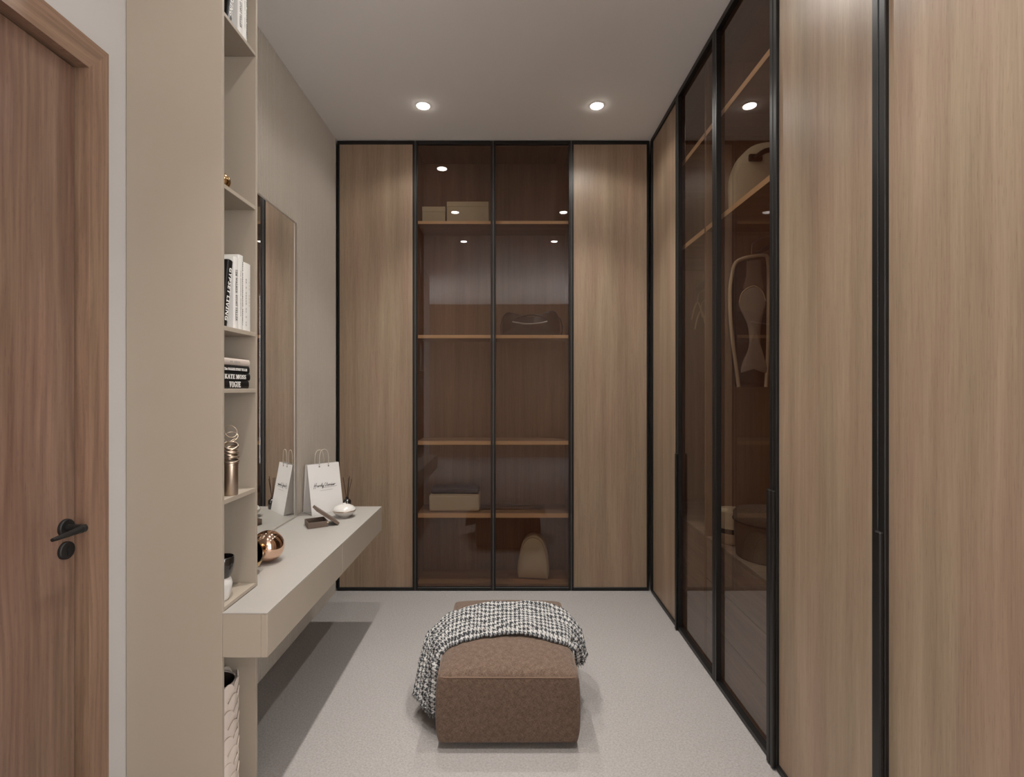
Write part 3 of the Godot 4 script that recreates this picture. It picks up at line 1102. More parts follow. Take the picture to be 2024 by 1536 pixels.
func build_books() -> void:
	var down := Vector3(0, -1, 0)
	# a standing book: thickness runs away from the viewer, spine towards the room
	var stand := func(d: float, y: float, lean: float) -> Transform3D:
		var b := Basis(Vector3(0, 0, -1), Vector3(0, 1, 0), Vector3(1, 0, 0))
		return Transform3D(Basis(Vector3(1, 0, 0), -lean) * b, Vector3(XN - 0.006, y, -d))
	for s in 2:
		var y: float = [1.5387, 2.5007][s]
		var o: float = [0.0, 0.026][s]
		var g: String = ["upright books on the middle tower shelf", "upright books on the topmost tower shelf"][s]
		var on: String = ["on the middle shelf of the tower", "on the topmost shelf of the tower"][s]
		var bk: Node3D = book("book", "thin black book leaning, white spine lettering, %s" % on, g, stand.call(1.5695 + o, y + 0.0046, 0.165), 0.026, 0.212, 0.17, M.black_cover)
		text_part("GYPSET LIVING", bk, M.white_ink, Vector3(0.0145, 0.102, 0.0002), down, Vector3(1, 0, 0), 0.170, 0.0155, false, true)
		bk = book("book", "tall white book touching the leaning black book, %s" % on, g, stand.call(1.636 + o, y, 0.0), 0.027, 0.2300, 0.19, M.white_cover)
		text_part("TIM WALKER  STORY TELLER", bk, M.ink, Vector3(0.0115, 0.108, 0.0003), down, Vector3(1, 0, 0), 0.165, 0.0105, true, false)
		bk = book("book", "taller white book with small print, second white one, %s" % on, g, stand.call(1.6635 + o, y, 0.0), 0.030, 0.2440, 0.19, M.white_cover)
		print_line(bk, M.faint_ink, Vector3(0.010, 0.118, 0.0003), down, Vector3(1, 0, 0), 0.15, 0.004, 30, 1 + s)
		print_line(bk, M.ink, Vector3(0.0225, 0.120, 0.0003), down, Vector3(1, 0, 0), 0.21, 0.0042, 34, 3 + s)
		if s == 0:
			bk = book("book", "shorter white book, last in the row on the middle shelf of the tower", g, stand.call(1.6945, y, 0.0), 0.047, 0.227, 0.18, M.white_cover)
			print_line(bk, M.faint_ink, Vector3(0.014, 0.095, 0.0003), down, Vector3(1, 0, 0), 0.16, 0.005, 18, 7)
			print_line(bk, M.cord, Vector3(0.034, 0.120, 0.0003), down, Vector3(1, 0, 0), 0.10, 0.008, 9, 9)
	# the lying stack: thickness up, length away from the viewer
	var lay := func(y: float, d: float) -> Transform3D:
		return Transform3D(Basis(Vector3(0, -1, 0), Vector3(0, 0, -1), Vector3(1, 0, 0)), Vector3(XN - 0.006, y, -d))
	var y := 1.3462
	var rows := [["VOGUE", 0.0262, 0.158, M.black_cover, M.white_ink, "black book at the bottom of the lying stack, tall serif title", 0.068, 0.0185, 0.036, 0.030], ["KATE MOSS", 0.0230, 0.1665, M.black_cover, M.white_ink, "black book in the lying stack with a bold wide serif title", 0.128, 0.0140, 0.010, 0.0], ["Tim WALKER STORY TELLER", 0.0245, 0.1620, M.black_cover, M.white_ink, "black book in the lying stack with a small serif title", 0.138, 0.0085, 0.008, 0.0], ["", 0.0215, 0.1640, M.grey_cover, M.faint_ink, "pale grey book on top of the lying stack", 0.066, 0.0085, 0.040, 0.0]]
	for r in rows:
		# local y of the book runs along -z, so its spine reads from the near end to the far end
		var bk: Node3D = book("book", r[5], "books lying in a stack on the tower shelf", lay.call(y + r[1], 1.5685), r[1], r[2], 0.19, r[3])
		if r[0] == "":
			print_line(bk, r[4], Vector3(r[1] * 0.5, 0.075, 0.0003), Vector3(0, 1, 0), Vector3(-1, 0, 0), 0.070, 0.008, 9, 12)
			y += r[1] + 0.0003
			continue
		text_part(r[0], bk, r[4], Vector3(r[1] * 0.5, r[8] + r[6] * 0.5, 0.0003), Vector3(0, 1, 0), Vector3(-1, 0, 0), r[6], r[7], true, true)
		y += r[1] + 0.0003

# ---------------------------------------------------------------- small things in the tower
func ball(c: Vector3, r: float, seg := 40) -> void:
	lathe(arc(0, 0, r, -90, 90, int(seg * 0.6)), c, seg)

func build_tower_things() -> void:
	var d := 1.612
	var at := Vector3(-0.902, 1.9732, -d)
	var t := thing("ornament", "small polished gold ball ornament on the tower's second shelf from the ceiling", "ornament", at)
	begin()
	lathe([Vector2(0.0, 0.0), Vector2(0.009, 0.0)] + arc(0, 0.0262, 0.0265, -66, 82, 22) + [Vector2(0.0, 0.0505)], at, 36)
	done("ball", M.gold, t)
	begin()
	tube([at + Vector3(0, 0.049, 0), at + Vector3(0.001, 0.056, 0.001), at + Vector3(0.003, 0.060, 0.002)], 0.0018, 6)
	done("stem", M.gold, t)

	at = Vector3(-0.888, 1.0057, -1.640)
	t = thing("ring_vase", "champagne metal cylinder vase topped with a tangle of stacked rings, on a tower shelf", "vase", at)
	begin()
	lathe([Vector2(0.0, 0.0), Vector2(0.0205, 0.0), Vector2(0.0215, 0.0012), Vector2(0.0215, 0.096), Vector2(0.0228, 0.0965), Vector2(0.0228, 0.103), Vector2(0.019, 0.103), Vector2(0.019, 0.02), Vector2(0.0, 0.02)], at, 36)
	done("cylinder", M.champagne, t)
	var tilt := [[0.108, 8, 20, 0.021], [0.117, -14, 60, 0.0215], [0.125, 18, 130, 0.021], [0.133, -24, 10, 0.0205], [0.141, 16, 80, 0.021], [0.149, -20, 150, 0.020], [0.158, 30, 40, 0.0205], [0.170, -34, 100, 0.020], [0.186, 42, 20, 0.0205], [0.203, 66, 60, 0.0205]]
	for r in tilt:
		var ring := []
		var b := Basis(Vector3.UP, deg_to_rad(r[2])) * Basis(Vector3.RIGHT, deg_to_rad(r[1]))
		for k in 28:
			var a := TAU * k / 28.0
			ring.append(at + Vector3(0, r[0], 0) + b * Vector3(cos(a) * r[3], 0, sin(a) * r[3]))
		begin()
		tube(ring, 0.0034 if r[0] < 0.165 else 0.0014, 8, true)
		done("ring", M.champagne, t)

	at = Vector3(-0.905, 0.6783, -1.622)
	t = thing("goblet_vase", "smoky dark glass cup on a flared white foot on the tower's lowest shelf", "vase", at)
	begin()
	lathe([Vector2(0.0, 0.0), Vector2(0.017, 0.0), Vector2(0.020, 0.004), Vector2(0.024, 0.018), Vector2(0.028, 0.040), Vector2(0.029, 0.052), Vector2(0.026, 0.064), Vector2(0.022, 0.070), Vector2(0.0, 0.070)], at, 36)
	done("foot", M.porcelain, t)
	begin()
	lathe([Vector2(0.0, 0.0702), Vector2(0.022, 0.0702), Vector2(0.028, 0.082), Vector2(0.0335, 0.100), Vector2(0.0355, 0.120), Vector2(0.034, 0.134), Vector2(0.0315, 0.136), Vector2(0.0315, 0.131), Vector2(0.032, 0.11), Vector2(0.024, 0.085), Vector2(0.0, 0.080)], at, 36)
	done("cup", M.smoke, t)

	# scaled ceramic floor vase inside the foot of the tower
	at = Vector3(-0.962, 0.0005, -1.662)
	t = thing("floor_vase", "tall off-white ceramic vase covered in overlapping scales, on the floor", "vase", at)
	var H := 0.393
	begin()
	lathe([Vector2(0.0, 0.0), Vector2(0.068, 0.0), Vector2(0.070, 0.004), Vector2(0.0715, 0.20), Vector2(0.0700, H), Vector2(0.0670, H), Vector2(0.0680, 0.20), Vector2(0.064, 0.06)], at, 48)
	done("body", M.ceramic, t)
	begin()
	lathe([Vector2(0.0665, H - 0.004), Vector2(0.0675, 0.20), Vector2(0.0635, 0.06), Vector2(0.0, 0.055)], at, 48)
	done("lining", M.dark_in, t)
	# one scale, then rows of it, each row turned by half a step and tucked behind the tips of the row below
	org = Vector3.ZERO
	begin()
	var half := TAU / 10.0 * 0.5 * 1.10
	var pt := func(u: float, v: float, inner: float) -> Vector3:
		var hgt := 0.063 - 0.026 * pow(absf(u), 1.9)
		var r := 0.0722 + 0.0058 * pow(v, 1.3) + 0.0035 * (1.0 - absf(u)) * sin(v * PI * 0.75) - inner
		return Vector3(cos(u * half) * r, v * hgt, sin(u * half) * r)
	for i in 12:
		for j in 8:
			var u0 := -1.0 + i / 6.0
			var u1 := -1.0 + (i + 1) / 6.0
			var v0 := j / 8.0
			var v1 := (j + 1) / 8.0
			var z := Vector2.ZERO
			q(pt.call(u1, v0, 0.0), pt.call(u0, v0, 0.0), pt.call(u0, v1, 0.0), pt.call(u1, v1, 0.0), z, z, z, z, 10 if i < 6 else 11)
			q(pt.call(u0, v0, 0.0035), pt.call(u1, v0, 0.0035), pt.call(u1, v1, 0.0035), pt.call(u0, v1, 0.0035), z, z, z, z, 12)
			if j == 7:
				q(pt.call(u1, 1.0, 0.0), pt.call(u0, 1.0, 0.0), pt.call(u0, 1.0, 0.0035), pt.call(u1, 1.0, 0.0035), z, z, z, z, 13)
	var proto := done("scale", M.ceramic, t)
	var first := true
	for k in 9:
		for m in 10:
			var pose := Transform3D(Basis(Vector3.UP, TAU * (m + 0.5 * (k % 2)) / 10.0 + 0.22), Vector3(0, 0.003 + 0.0420 * k, 0))
			if first:
				proto.transform = pose
				first = false
			else:
				again("scale", proto, t, pose)

# ---------------------------------------------------------------- on the desk
func build_desk_things() -> void:
	var top := 0.6652
	# copper ball
	var at := Vector3(-0.946, top, -2.016)
	var t := thing("decorative_ball", "shiny copper ball on the vanity desk beside the mirror", "ornament", at)
	begin()
	lathe([Vector2(0.0, 0.0), Vector2(0.012, 0.0)] + arc(0, 0.0605, 0.0615, -79, 90, 40), at, 56)
	done("ball", M.copper, t)
	# open bronze globe, tipped towards the room
	at = Vector3(-0.970, top, -1.880)
	t = thing("globe_bowl", "dark bronze globe bowl with gold outside, half hidden behind the shelf tower", "bowl", at)
	var r := 0.066
	begin()
	org = Vector3(0, 0, 0)
	lathe(arc(0, 0, r, -90, 42, 30), Vector3.ZERO, 48)
	var shell := done("shell", M.gold, t)
	begin()
	lathe([Vector2(cos(deg_to_rad(42)) * r, sin(deg_to_rad(42)) * r), Vector2(cos(deg_to_rad(43)) * (r - 0.0035), sin(deg_to_rad(43)) * (r - 0.0035))] + arc(0, 0, r - 0.004, 42, -90, 30), Vector3.ZERO, 48)
	var lin := done("lining", M.bronze, t)
	var tip := Basis(Vector3(0, 0, 1), deg_to_rad(-58)) * Basis(Vector3(1, 0, 0), deg_to_rad(10))
	for o in [shell, lin]:
		o.transform = Transform3D(tip, Vector3(0, r + 0.0006, 0))

	# paper bag
	at = Vector3(-1.0490, top, -2.740)
	var along := Vector3(0.128, 0, -0.128)
	var wbag := along.length() * 1.0
	t = thing("gift_bag", "white paper gift bag with rope handles and black script on the desk", "bag", at, atan2(-along.z, along.x))
	var dp := 0.112
	var hb := 0.267
	var i0 := 0.010   # the sides lean in
	var tz := -0.016  # the mouth is pinched: front and back nearly meet
	var fl := Vector3(0, 0, 0)
	var fr := Vector3(wbag, 0, 0)
	var bl := Vector3(0, 0, -dp)
	var br := Vector3(wbag, 0, -dp)
	var tfl := Vector3(-0.006, hb, -0.046)
	var tfr := Vector3(wbag - 0.006, hb, -0.046)
	var tbl := tfl + Vector3(0.0, 0, tz - 0.006)
	var tbr := tfr + Vector3(0.0, 0, tz - 0.006)
	begin()
	var mid_l := (fl + bl) * 0.5 + Vector3(0.020, 0.006, 0)
	var mid_r := (fr + br) * 0.5 + Vector3(-0.020, 0.006, 0)
	var tml := (tfl + tbl) * 0.5 + Vector3(0.010, 0, 0)
	var tmr := (tfr + tbr) * 0.5 + Vector3(-0.010, 0, 0)
	poly([fl, fr, tfr, tfl], Vector3(0, 0, 1))
	poly([bl, br, tbr, tbl], Vector3(0, 0, -1))
	poly([fl, mid_l, tml, tfl], Vector3(-1, 0, -1))
	poly([mid_l, bl, tbl, tml], Vector3(-1, 0, 1))
	poly([fr, mid_r, tmr, tfr], Vector3(1, 0, -1))
	poly([mid_r, br, tbr, tmr], Vector3(1, 0, 1))
	poly([fl + Vector3(0, 0.004, 0), fr + Vector3(0, 0.004, 0), br + Vector3(0, 0.004, 0), bl + Vector3(0, 0.004, 0)], Vector3.UP)
	done("paper_body", M.paper, t)
	var up := (tfl - fl)
	up.x = 0
	up = up.normalized()
	var nrm := Vector3(1, 0, 0).cross(up).normalized()
	# a point on the front face: s across (0..1), v up (0..1)
	var onf := func(s: float, v: float) -> Vector3:
		return fl.lerp(fr, s).lerp(tfl.lerp(tfr, s), v)
	for s in [0.37, 0.66]:
		begin()
		var c: Vector3 = onf.call(s, 0.945)
		var ring := []
		for k in 14:
			var a := TAU * k / 14.0
			ring.append(c + Vector3(cos(a), 0, 0) * 0.0028 + up * sin(a) * 0.0028 + nrm * 0.0004)
		tube(ring, 0.0011, 6, true)
		for k in range(1, 13):
			poly([ring[0], ring[k], ring[k + 1]], nrm)
		done("eyelet", M.ink, t)
	for s in 2:
		begin()
		var a: Vector3 = onf.call(0.37, 0.945) + nrm * 0.001
		var b: Vector3 = onf.call(0.66, 0.945) + nrm * 0.001
		var off := Vector3(0, 0, 0) if s == 0 else Vector3(-0.016, -0.004, tz - 0.008)
		a += off
		b += off
		var m := (a + b) * 0.5
		var hgt := 0.093
		tube(smooth_path([a, a.lerp(m, 0.02) + Vector3(0, hgt * 0.55, 0), a.lerp(m, 0.35) + Vector3(0, hgt * 0.90, 0), m + Vector3(0, hgt, 0), b.lerp(m, 0.35) + Vector3(0, hgt * 0.90, 0), b.lerp(m, 0.02) + Vector3(0, hgt * 0.55, 0), b], 6), 0.0017, 7)
		done("rope_handle", M.cord, t)
	# handwritten name, an underline and a small line of print
	begin()
	var pen := func(pts: Array, wd: float) -> void:
		for k in pts.size() - 1:
			var p0: Vector2 = pts[k]
			var p1: Vector2 = pts[k + 1]
			var e := (p1 - p0).orthogonal().normalized() * wd
			var v4 := []
			for w in [p0 + e, p1 + e, p1 - e, p0 - e]:
				v4.append(onf.call(w.x, w.y) + nrm * 0.0005)
			poly(v4, nrm)
	var ox := 0.13
	var oy := 0.54
	var strokes := [
		[[0.0, -0.4], [0.06, 0.3], [0.12, 1.0]], [[0.10, -0.35], [0.16, 0.3], [0.23, 1.05]], [[0.02, 0.35], [0.12, 0.42], [0.2, 0.42]],
		[[0.30, 0.40], [0.24, 0.36], [0.22, 0.12], [0.26, 0.0], [0.31, 0.2], [0.33, 0.4], [0.31, 0.05], [0.35, 0.05], [0.38, 0.4], [0.37, 0.0]],
		[[0.38, 0.25], [0.42, 0.42], [0.45, 0.38]], [[0.52, 0.38], [0.47, 0.36], [0.45, 0.08], [0.49, 0.02], [0.53, 0.3], [0.60, 0.95], [0.55, 0.05], [0.58, 0.05]],
		[[0.58, 0.40], [0.58, 0.08], [0.62, 0.05], [0.67, 0.42], [0.62, -0.35], [0.57, -0.40], [0.58, -0.15], [0.70, 0.12]],
		[[0.84, 0.85], [0.78, 0.75], [0.76, 0.2], [0.80, 0.02], [0.88, 0.25], [0.94, 0.9], [0.92, 0.05], [0.95, 0.08]],
		[[0.95, 0.05], [1.0, 0.42], [1.0, 0.0], [1.05, 0.40], [1.08, 0.38], [1.07, 0.0], [1.12, 0.40], [1.15, 0.36], [1.14, 0.03], [1.18, 0.1]],
		[[1.18, 0.05], [1.21, 0.40], [1.19, 0.05], [1.24, 0.1]], [[1.22, 0.58], [1.235, 0.62]], [[1.24, 0.12], [1.29, 0.3], [1.27, 0.42], [1.24, 0.3], [1.25, 0.04], [1.31, 0.08]],
		[[1.32, 0.08], [1.38, 0.42], [1.40, 0.2], [1.36, 0.02], [1.31, 0.06], [1.44, 0.3], [1.50, 0.4]]]
	for s in strokes:
		var pl := []
		for p in s:
			pl.append(Vector2(ox + p[0] * 0.465, oy + p[1] * 0.080))
		pen.call(pl, 0.0050)
	done("script_lettering", M.ink, t)
	begin()
	pen.call([Vector2(0.40, 0.520), Vector2(0.62, 0.517), Vector2(0.86, 0.522)], 0.0024)
	done("underline", M.ink, t)
	begin()
	for k in 24:
		pen.call([Vector2(0.32 + k * 0.0165, 0.463), Vector2(0.332 + k * 0.0165, 0.463)], 0.0036)
	done("small_print", M.faint_ink, t).set_meta("kind", "stuff")

	# gift box and its lid
	var g := Vector3(-0.968, top, -2.480)
	var dir := Vector3(0.080, 0, -0.048)
	t = thing("gift_box", "open dark taupe gift box on the vanity desk in front of the white bag", "box", g, atan2(-dir.z, dir.x))
	var bw := 0.093
	var bd := 0.098
	var bh := 0.029
	var wt := 0.003
	begin()
	cuboid(Vector3(0, 0, -bd), Vector3(bw, wt, 0), 0.0005)
	cuboid(Vector3(0, wt, -wt), Vector3(bw, bh, 0), 0.0005)
	cuboid(Vector3(0, wt, -bd), Vector3(bw, bh, -bd + wt), 0.0005)
	cuboid(Vector3(0, wt, -bd + wt), Vector3(wt, bh, -wt), 0.0005)
	cuboid(Vector3(bw - wt, wt, -bd + wt), Vector3(bw, bh, -wt), 0.0005)
	done("tray", M.box_brown, t)
	begin()
	cuboid(Vector3(wt, wt, -bd + wt), Vector3(bw - wt, wt + 0.001, -wt))
	done("lining", M.box_in, t)
	begin()
	cuboid(Vector3(bw - 0.004, bh * 0.62, 0.0002), Vector3(bw + 0.002, bh * 0.86, 0.0016), 0.0004)
	done("ribbon_tab", M.cream, t)
	var lid := thing("box_lid", "dark taupe box lid leaning on the open gift box", "lid", g)
	var bas := Basis(Vector3.UP, atan2(-dir.z, dir.x)) * Basis(Vector3(0, 0, 1), deg_to_rad(-38.5))
	var foot := g + Basis(Vector3.UP, atan2(-dir.z, dir.x)) * Vector3(bw + 0.0475, 0.0004, 0.002)
	lid.transform = Transform3D(bas, foot)
	org = Vector3.ZERO
	begin()
	cuboid(Vector3(-0.132, 0.011, -bd - 0.004), Vector3(0, 0.0135, 0.0), 0.0006)
	cuboid(Vector3(-0.132, 0.0, -0.003), Vector3(0, 0.011, 0.0), 0.0006)
	cuboid(Vector3(-0.132, 0.0, -bd - 0.004), Vector3(0, 0.011, -bd - 0.001), 0.0006)
	cuboid(Vector3(-0.132, 0.0, -bd - 0.001), Vector3(-0.129, 0.011, -0.003), 0.0006)
	cuboid(Vector3(-0.003, 0.0, -bd - 0.001), Vector3(0, 0.011, -0.003), 0.0006)
	done("shell", M.box_brown, lid)

	# lidded dish
	at = Vector3(-0.870, top, -2.722)
	t = thing("lidded_dish", "wide white porcelain dish with domed lid and gold rim line, on the desk", "dish", at)
	begin()
	lathe([Vector2(0.0, 0.0), Vector2(0.024, 0.0), Vector2(0.025, 0.004), Vector2(0.040, 0.012), Vector2(0.053, 0.024), Vector2(0.0585, 0.0335), Vector2(0.0, 0.0335)], at, 48)
	done("bowl", M.porcelain, t)
	begin()
	lathe([Vector2(0.0585, 0.0335), Vector2(0.0602, 0.0345), Vector2(0.0602, 0.0375), Vector2(0.0585, 0.0385), Vector2(0.05, 0.0385)], at, 48)
	done("rim_band", M.champagne, t)
	begin()
	lathe([Vector2(0.0, 0.0387), Vector2(0.0588, 0.0387), Vector2(0.056, 0.045), Vector2(0.046, 0.055), Vector2(0.030, 0.0635), Vector2(0.012, 0.0675), Vector2(0.010, 0.0680), Vector2(0.009, 0.0715), Vector2(0.005, 0.0735), Vector2(0.0, 0.074)], at, 48)
	done("lid", M.porcelain, t)

	# reed diffuser behind the dish
	at = Vector3(-0.913, top, -2.905)
	t = thing("reed_diffuser", "small dark reed diffuser bottle with thin sticks behind the porcelain dish", "diffuser", at)
	begin()
	lathe([Vector2(0.0, 0.0), Vector2(0.020, 0.0), Vector2(0.022, 0.003), Vector2(0.022, 0.045), Vector2(0.018, 0.052), Vector2(0.009, 0.056), Vector2(0.009, 0.066), Vector2(0.006, 0.066), Vector2(0.006, 0.05), Vector2(0.0, 0.05)], at, 28)
	done("bottle", M.smoke, t)
	for s in [[0.016, 0.004, 0.185], [-0.019, 0.01, 0.178], [0.003, -0.018, 0.172], [0.024, -0.008, 0.168]]:
		begin()
		tube([at + Vector3(s[0] * 0.1, 0.055, s[1] * 0.1), at + Vector3(s[0], s[2], s[1])], 0.0014, 6)
		done("reed", M.reed, t)

# ---------------------------------------------------------------- behind the glass at the back
func build_back_things() -> void:
	# two cartons on the top shelf
	for k in 2:
		var x0: float = [-0.585, -0.418][k]
		var x1: float = [-0.425, -0.130][k]
		var hh: float = [0.112, 0.146][k]
		var b := Vector3((x0 + x1) * 0.5, 2.4727, -3.555)
		var t := thing("storage_box", ["smaller square beige storage box on the top shelf behind the glass", "wider beige storage box on the top shelf behind the glass"][k], "box", b, 0.0, "storage boxes on the top shelf")
		begin()
		bx(x0 + 0.002, x1 - 0.002, 2.4729, 2.4727 + hh - 0.035, 3.482, 3.64, 0.002)
		done("body", M.carton, t)
		begin()
		bx(x0 + 0.0015, x1 - 0.0015, 2.4727 + hh - 0.0348, 2.4727 + hh, 3.4815, 3.6405, 0.0015)
		done("lid", M.carton, t)
	# black leather holdall
	var at := Vector3(0.155, 1.7072, -3.575)
	var t := thing("handbag", "black leather holdall slumped on the shelf behind the right-hand glass door", "bag", at)
	org = Vector3.ZERO
	begin()
	var pts := []
	var outl := [[-0.205, 0.0], [-0.208, 0.06], [-0.195, 0.115], [-0.165, 0.145], [-0.135, 0.140], [-0.085, 0.128], [-0.02, 0.120], [0.06, 0.120], [0.095, 0.133], [0.14, 0.156], [0.175, 0.150], [0.198, 0.115], [0.207, 0.06], [0.204, 0.0]]
	for p in outl:
		pts.append(Vector2(p[0], p[1] * 1.14))
	slab(eased(pts), -0.075, 0.055, 0.012)
	done("body", M.leather, t)
	begin()
	tube(smooth_path([Vector3(-0.125, 0.110, 0.058), Vector3(-0.08, 0.132, 0.066), Vector3(-0.02, 0.142, 0.068), Vector3(0.04, 0.142, 0.068), Vector3(0.09, 0.130, 0.066), Vector3(0.12, 0.105, 0.058)], 6), 0.006, 8)
	done("handle", M.leather, t)
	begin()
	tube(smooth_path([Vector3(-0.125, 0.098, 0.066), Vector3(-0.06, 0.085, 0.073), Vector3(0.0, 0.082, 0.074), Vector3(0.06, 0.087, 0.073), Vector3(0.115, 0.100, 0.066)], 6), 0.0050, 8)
	done("fold_highlight", M.trim, t, "painted highlight along the leather fold")  # pale tube painted where the black leather fold catches the light
	begin()
	tube(smooth_path([Vector3(0.165, 0.150, 0.0), Vector3(0.205, 0.125, 0.02), Vector3(0.222, 0.06, 0.02), Vector3(0.215, 0.003, 0.02)], 6), 0.004, 8)
	done("strap", M.leather, t)
	# lidded cream case on the low shelf
	at = Vector3(-0.365, 0.5092, -3.56)
	t = thing("storage_case", "cream case with a dark padded lid on the low shelf behind the left-hand glass door", "case", at)
	org = Vector3.ZERO
	begin()
	soft_box(Vector3(0, 0.058, 0), Vector3(0.172, 0.0575, 0.080), 0.014, 12, func(p: Vector3) -> Vector3: return p)
	done("body", M.cream, t)
	begin()
	soft_box(Vector3(0, 0.1345, -0.004), Vector3(0.164, 0.0185, 0.074), 0.016, 12, func(p: Vector3) -> Vector3: return p + Vector3(0, 0.006 * (1.0 - pow(p.x / 0.164, 2.0)), 0))
	done("lid", plain(Color(0.22, 0.20, 0.19), 0.7), t)
	begin()
	tube([Vector3(-0.155, 0.1165, 0.0775), Vector3(0.155, 0.1165, 0.0775)], 0.0025, 6)
	done("zip_line", M.cream, t)
	# round-topped cream bag on the floor of the wardrobe
	at = Vector3(0.178, 0.0402, -3.56)
	t = thing("dome_bag", "cream dome-shaped soft bag on the wardrobe floor behind the right-hand glass door", "bag", at, deg_to_rad(-7))
	begin()
	var dome := []
	for p in [[-0.105, 0.012], [-0.108, 0.06], [-0.100, 0.14], [-0.082, 0.22], [-0.055, 0.272], [-0.015, 0.296], [0.025, 0.294], [0.060, 0.270], [0.085, 0.220], [0.102, 0.14], [0.108, 0.06], [0.104, 0.0], [0.0, 0.0]]:
		dome.append(Vector2(p[0], p[1]))
	slab(eased(dome.slice(0, 11), 4) + [Vector2(0.107, 0.02), Vector2(0.102, 0.001), Vector2(-0.100, 0.001)], -0.06, 0.06, 0.010)
	done("body", M.cream, t)
	begin()
	var seam := []
	for p in [[-0.098, 0.01], [-0.100, 0.06], [-0.093, 0.14], [-0.076, 0.215], [-0.05, 0.264], [-0.013, 0.286], [0.023, 0.284], [0.055, 0.262], [0.078, 0.214], [0.094, 0.138], [0.099, 0.06], [0.096, 0.006]]:
		seam.append(Vector3(p[0], p[1], 0.0605))
	tube(smooth_path(seam, 4), 0.003, 6)
	done("piping_or_lit_edge", M.tan, t)

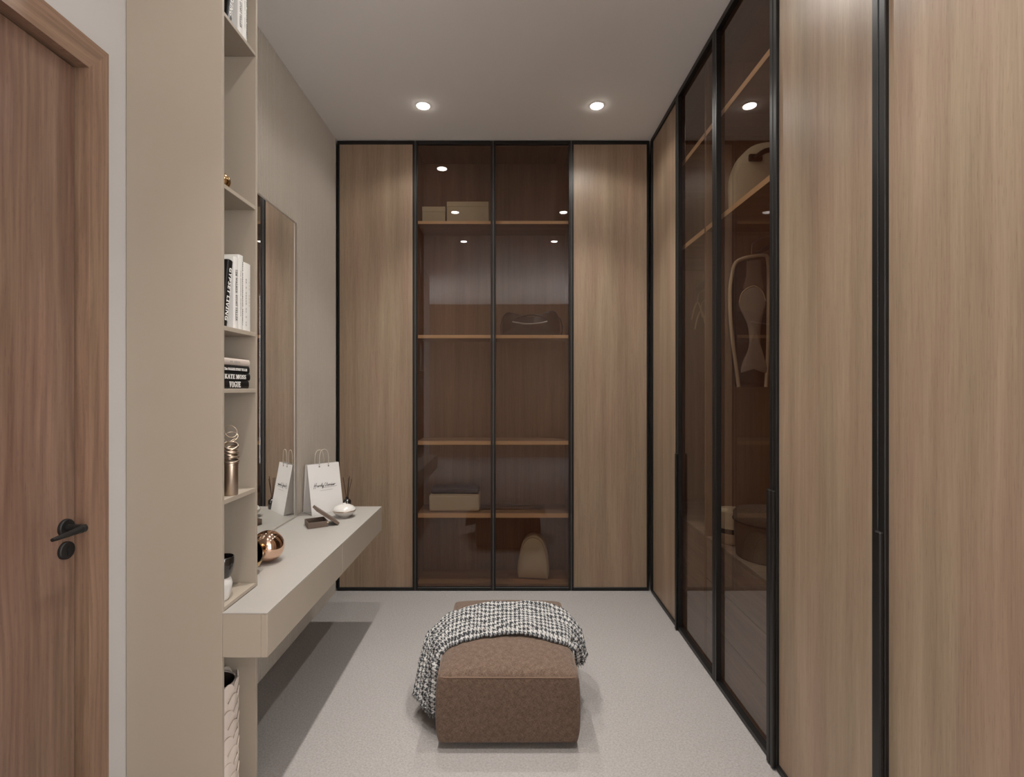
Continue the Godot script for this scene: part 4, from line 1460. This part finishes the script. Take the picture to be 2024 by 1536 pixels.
# ---------------------------------------------------------------- behind the glass at the side
func build_side_things() -> void:
	# pale handbag with a black handle on the upper shelf; its front faces the viewer
	var at := Vector3(1.20, 2.1502, -2.30)
	var t := thing("hat_case", "pale arched case with a black handle on the upper shelf above the hanging coat", "case", at)
	org = Vector3.ZERO
	begin()
	var o := []
	for p in [[-0.203, 0.0], [-0.206, 0.10], [-0.195, 0.165], [-0.16, 0.235], [-0.10, 0.275], [0.0, 0.287], [0.10, 0.275], [0.16, 0.235], [0.195, 0.165], [0.206, 0.10], [0.203, 0.0], [0.0, 0.0]]:
		o.append(Vector2(p[0], p[1]))
	var fine := []
	for k in o.size() - 2:
		for w in 5:
			fine.append(Vector2(o[k]).cubic_interpolate(o[k + 1], o[maxi(k - 1, 0)], o[mini(k + 2, o.size() - 2)], w / 5.0))
	fine.append(o[-2])
	fine.append(o[-1])
	slab(fine, -0.03, 0.055, 0.010)
	done("shell", M.cream, t)
	begin()
	for s in [-1.0, 1.0]:
		soft_box(Vector3(-0.055 + s * 0.068, 0.205 + s * 0.004, 0.072), Vector3(0.030, 0.016, 0.008), 0.007, 6, func(p: Vector3) -> Vector3: return p)
	tube(smooth_path([Vector3(-0.13, 0.195, 0.074), Vector3(-0.09, 0.222, 0.088), Vector3(-0.05, 0.226, 0.09), Vector3(-0.01, 0.222, 0.088), Vector3(0.03, 0.200, 0.074)], 6), 0.011, 10)
	done("handle", M.leather, t)
	# the hanging garment
	at = Vector3(1.081, 1.352, -2.30)
	t = thing("coat", "dark brown sleeveless coat with painted edge light on a hanger behind the nearer glass door", "coat", at)
	org = Vector3.ZERO
	var edge := [[-0.050, 0.002], [-0.062, 0.10], [-0.078, 0.22], [-0.088, 0.34], [-0.088, 0.44], [-0.078, 0.51], [-0.064, 0.555], [-0.03, 0.575], [0.03, 0.588], [0.066, 0.590], [0.080, 0.572], [0.084, 0.48], [0.082, 0.30], [0.080, 0.15], [0.072, 0.002]]
	var ol := []
	var rim := []
	for p in edge:
		ol.append(Vector2(p[0], p[1]))
		rim.append(Vector3(p[0], p[1], 0.012))
	ol.reverse()
	begin()
	slab(eased(ol), -0.030, 0.004, 0.004)
	done("body", M.coat, t)
	begin()
	tube(smooth_path(rim, 4), 0.0085, 8)
	done("piping_or_lit_edge", M.tan, t)  # the garment's lit edges, painted as a pale tube round its outline
	begin()
	var vase := [[-0.040, 0.065], [-0.036, 0.10], [-0.008, 0.16], [-0.004, 0.22], [-0.014, 0.285], [-0.042, 0.345], [-0.050, 0.378], [-0.034, 0.425], [0.012, 0.452], [0.050, 0.432], [0.068, 0.385], [0.060, 0.340], [0.048, 0.285], [0.044, 0.22], [0.048, 0.16], [0.070, 0.10], [0.072, 0.065], [0.016, 0.082]]
	var vl := []
	for p in vase:
		vl.append(Vector2(p[0], p[1]))
	vl.reverse()
	slab(eased(vl), 0.010, 0.020, 0.008)
	done("front_panel", M.coat_mid, t)
	begin()
	slab([Vector2(-0.030, 0.44), Vector2(0.062, 0.44), Vector2(0.054, 0.51), Vector2(0.052, 0.572), Vector2(-0.012, 0.566), Vector2(-0.014, 0.50)], 0.006, 0.011, 0.002)
	done("neck_lining", M.coat_neck, t)
	begin()
	tube(smooth_path([Vector3(-0.049, 0.378, 0.017), Vector3(-0.034, 0.424, 0.017), Vector3(0.012, 0.451, 0.017), Vector3(0.050, 0.431, 0.017), Vector3(0.067, 0.385, 0.017)], 5), 0.0035, 6)
	done("neck_trim", M.tan, t)
	begin()
	tube(smooth_path([Vector3(0.02, 0.585, -0.012), Vector3(0.02, 0.63, -0.012), Vector3(0.03, 0.655, -0.012), Vector3(0.09, 0.682, -0.012), Vector3(0.164, 0.684, -0.012)], 5), 0.0022, 6)
	done("hook", M.champagne, t)
	# two bare padded hangers farther along
	for k in 2:
		var peak: float = [1.842, 1.787][k]
		var dd: float = [2.95, 2.92][k]
		var xx: float = [1.058, 1.066][k]
		at = Vector3(xx + 0.03, peak - 0.10, -dd)
		t = thing("clothes_hanger", ["bare arched hanger, the higher of two behind the farther glass door", "bare arched hanger, the lower of two behind the farther glass door"][k], "hanger", at, 0.0, "bare hangers on the rail")
		org = Vector3.ZERO
		begin()
		tube(smooth_path([Vector3(-0.030, 0.0, 0), Vector3(-0.020, 0.045, 0), Vector3(-0.006, 0.088, 0), Vector3(0.004, 0.100, 0), Vector3(0.014, 0.090, 0), Vector3(0.026, 0.05, 0), Vector3(0.034, 0.015, 0)], 5), 0.0052, 8)
		done("arm", M.tan, t)
		begin()
		tube(smooth_path([Vector3(0.004, 0.10, 0), Vector3(0.02, 0.16, -0.004), Vector3(0.10, 0.20, -0.006), Vector3(1.228 - at.x, 1.985 - at.y, -0.006), Vector3(1.2285 - at.x, 2.022 - at.y, -0.006), Vector3(1.245 - at.x, 2.0365 - at.y, -0.006), Vector3(1.259 - at.x, 2.030 - at.y, -0.006)], 5), 0.0016, 6)
		done("hook", M.champagne, t)
	# woven basket and hat box on top of the nearer chest
	at = Vector3(1.145, 0.6147, -2.225)
	t = thing("basket", "round dark woven basket with a fitted lid behind the nearer glass door", "basket", at)
	org = Vector3.ZERO
	begin()
	lathe([Vector2(0.0, 0.0), Vector2(0.135, 0.0), Vector2(0.142, 0.006), Vector2(0.150, 0.10), Vector2(0.150, 0.157), Vector2(0.0, 0.157)], Vector3.ZERO, 56)
	done("body", M.basket, t)
	begin()
	lathe([Vector2(0.150, 0.159), Vector2(0.153, 0.162), Vector2(0.153, 0.188), Vector2(0.146, 0.196), Vector2(0.0, 0.203)], Vector3.ZERO, 56)
	done("lid", M.basket, t)
	begin()
	var band := []
	for k in 48:
		var a := TAU * k / 48.0
		band.append(Vector3(cos(a) * 0.1525, 0.158, sin(a) * 0.1525))
	tube(band, 0.004, 6, true)
	done("rim_cord", M.dark_in, t)
	at = Vector3(1.078, 0.6147, -2.458)
	t = thing("hat_box", "small round cream box with a dark band beside the woven basket", "box", at)
	org = Vector3.ZERO
	begin()
	lathe([Vector2(0.0, 0.0), Vector2(0.078, 0.0), Vector2(0.080, 0.003), Vector2(0.080, 0.050), Vector2(0.0, 0.050)], Vector3.ZERO, 40)
	done("body", M.tan, t)
	begin()
	lathe([Vector2(0.079, 0.0505), Vector2(0.0812, 0.0505), Vector2(0.0812, 0.0725), Vector2(0.079, 0.0725)], Vector3.ZERO, 40)
	done("band", M.dark_in, t)
	begin()
	lathe([Vector2(0.0, 0.0730), Vector2(0.082, 0.0730), Vector2(0.082, 0.145), Vector2(0.079, 0.150), Vector2(0.0, 0.151)], Vector3.ZERO, 40)
	done("lid", M.cream, t)
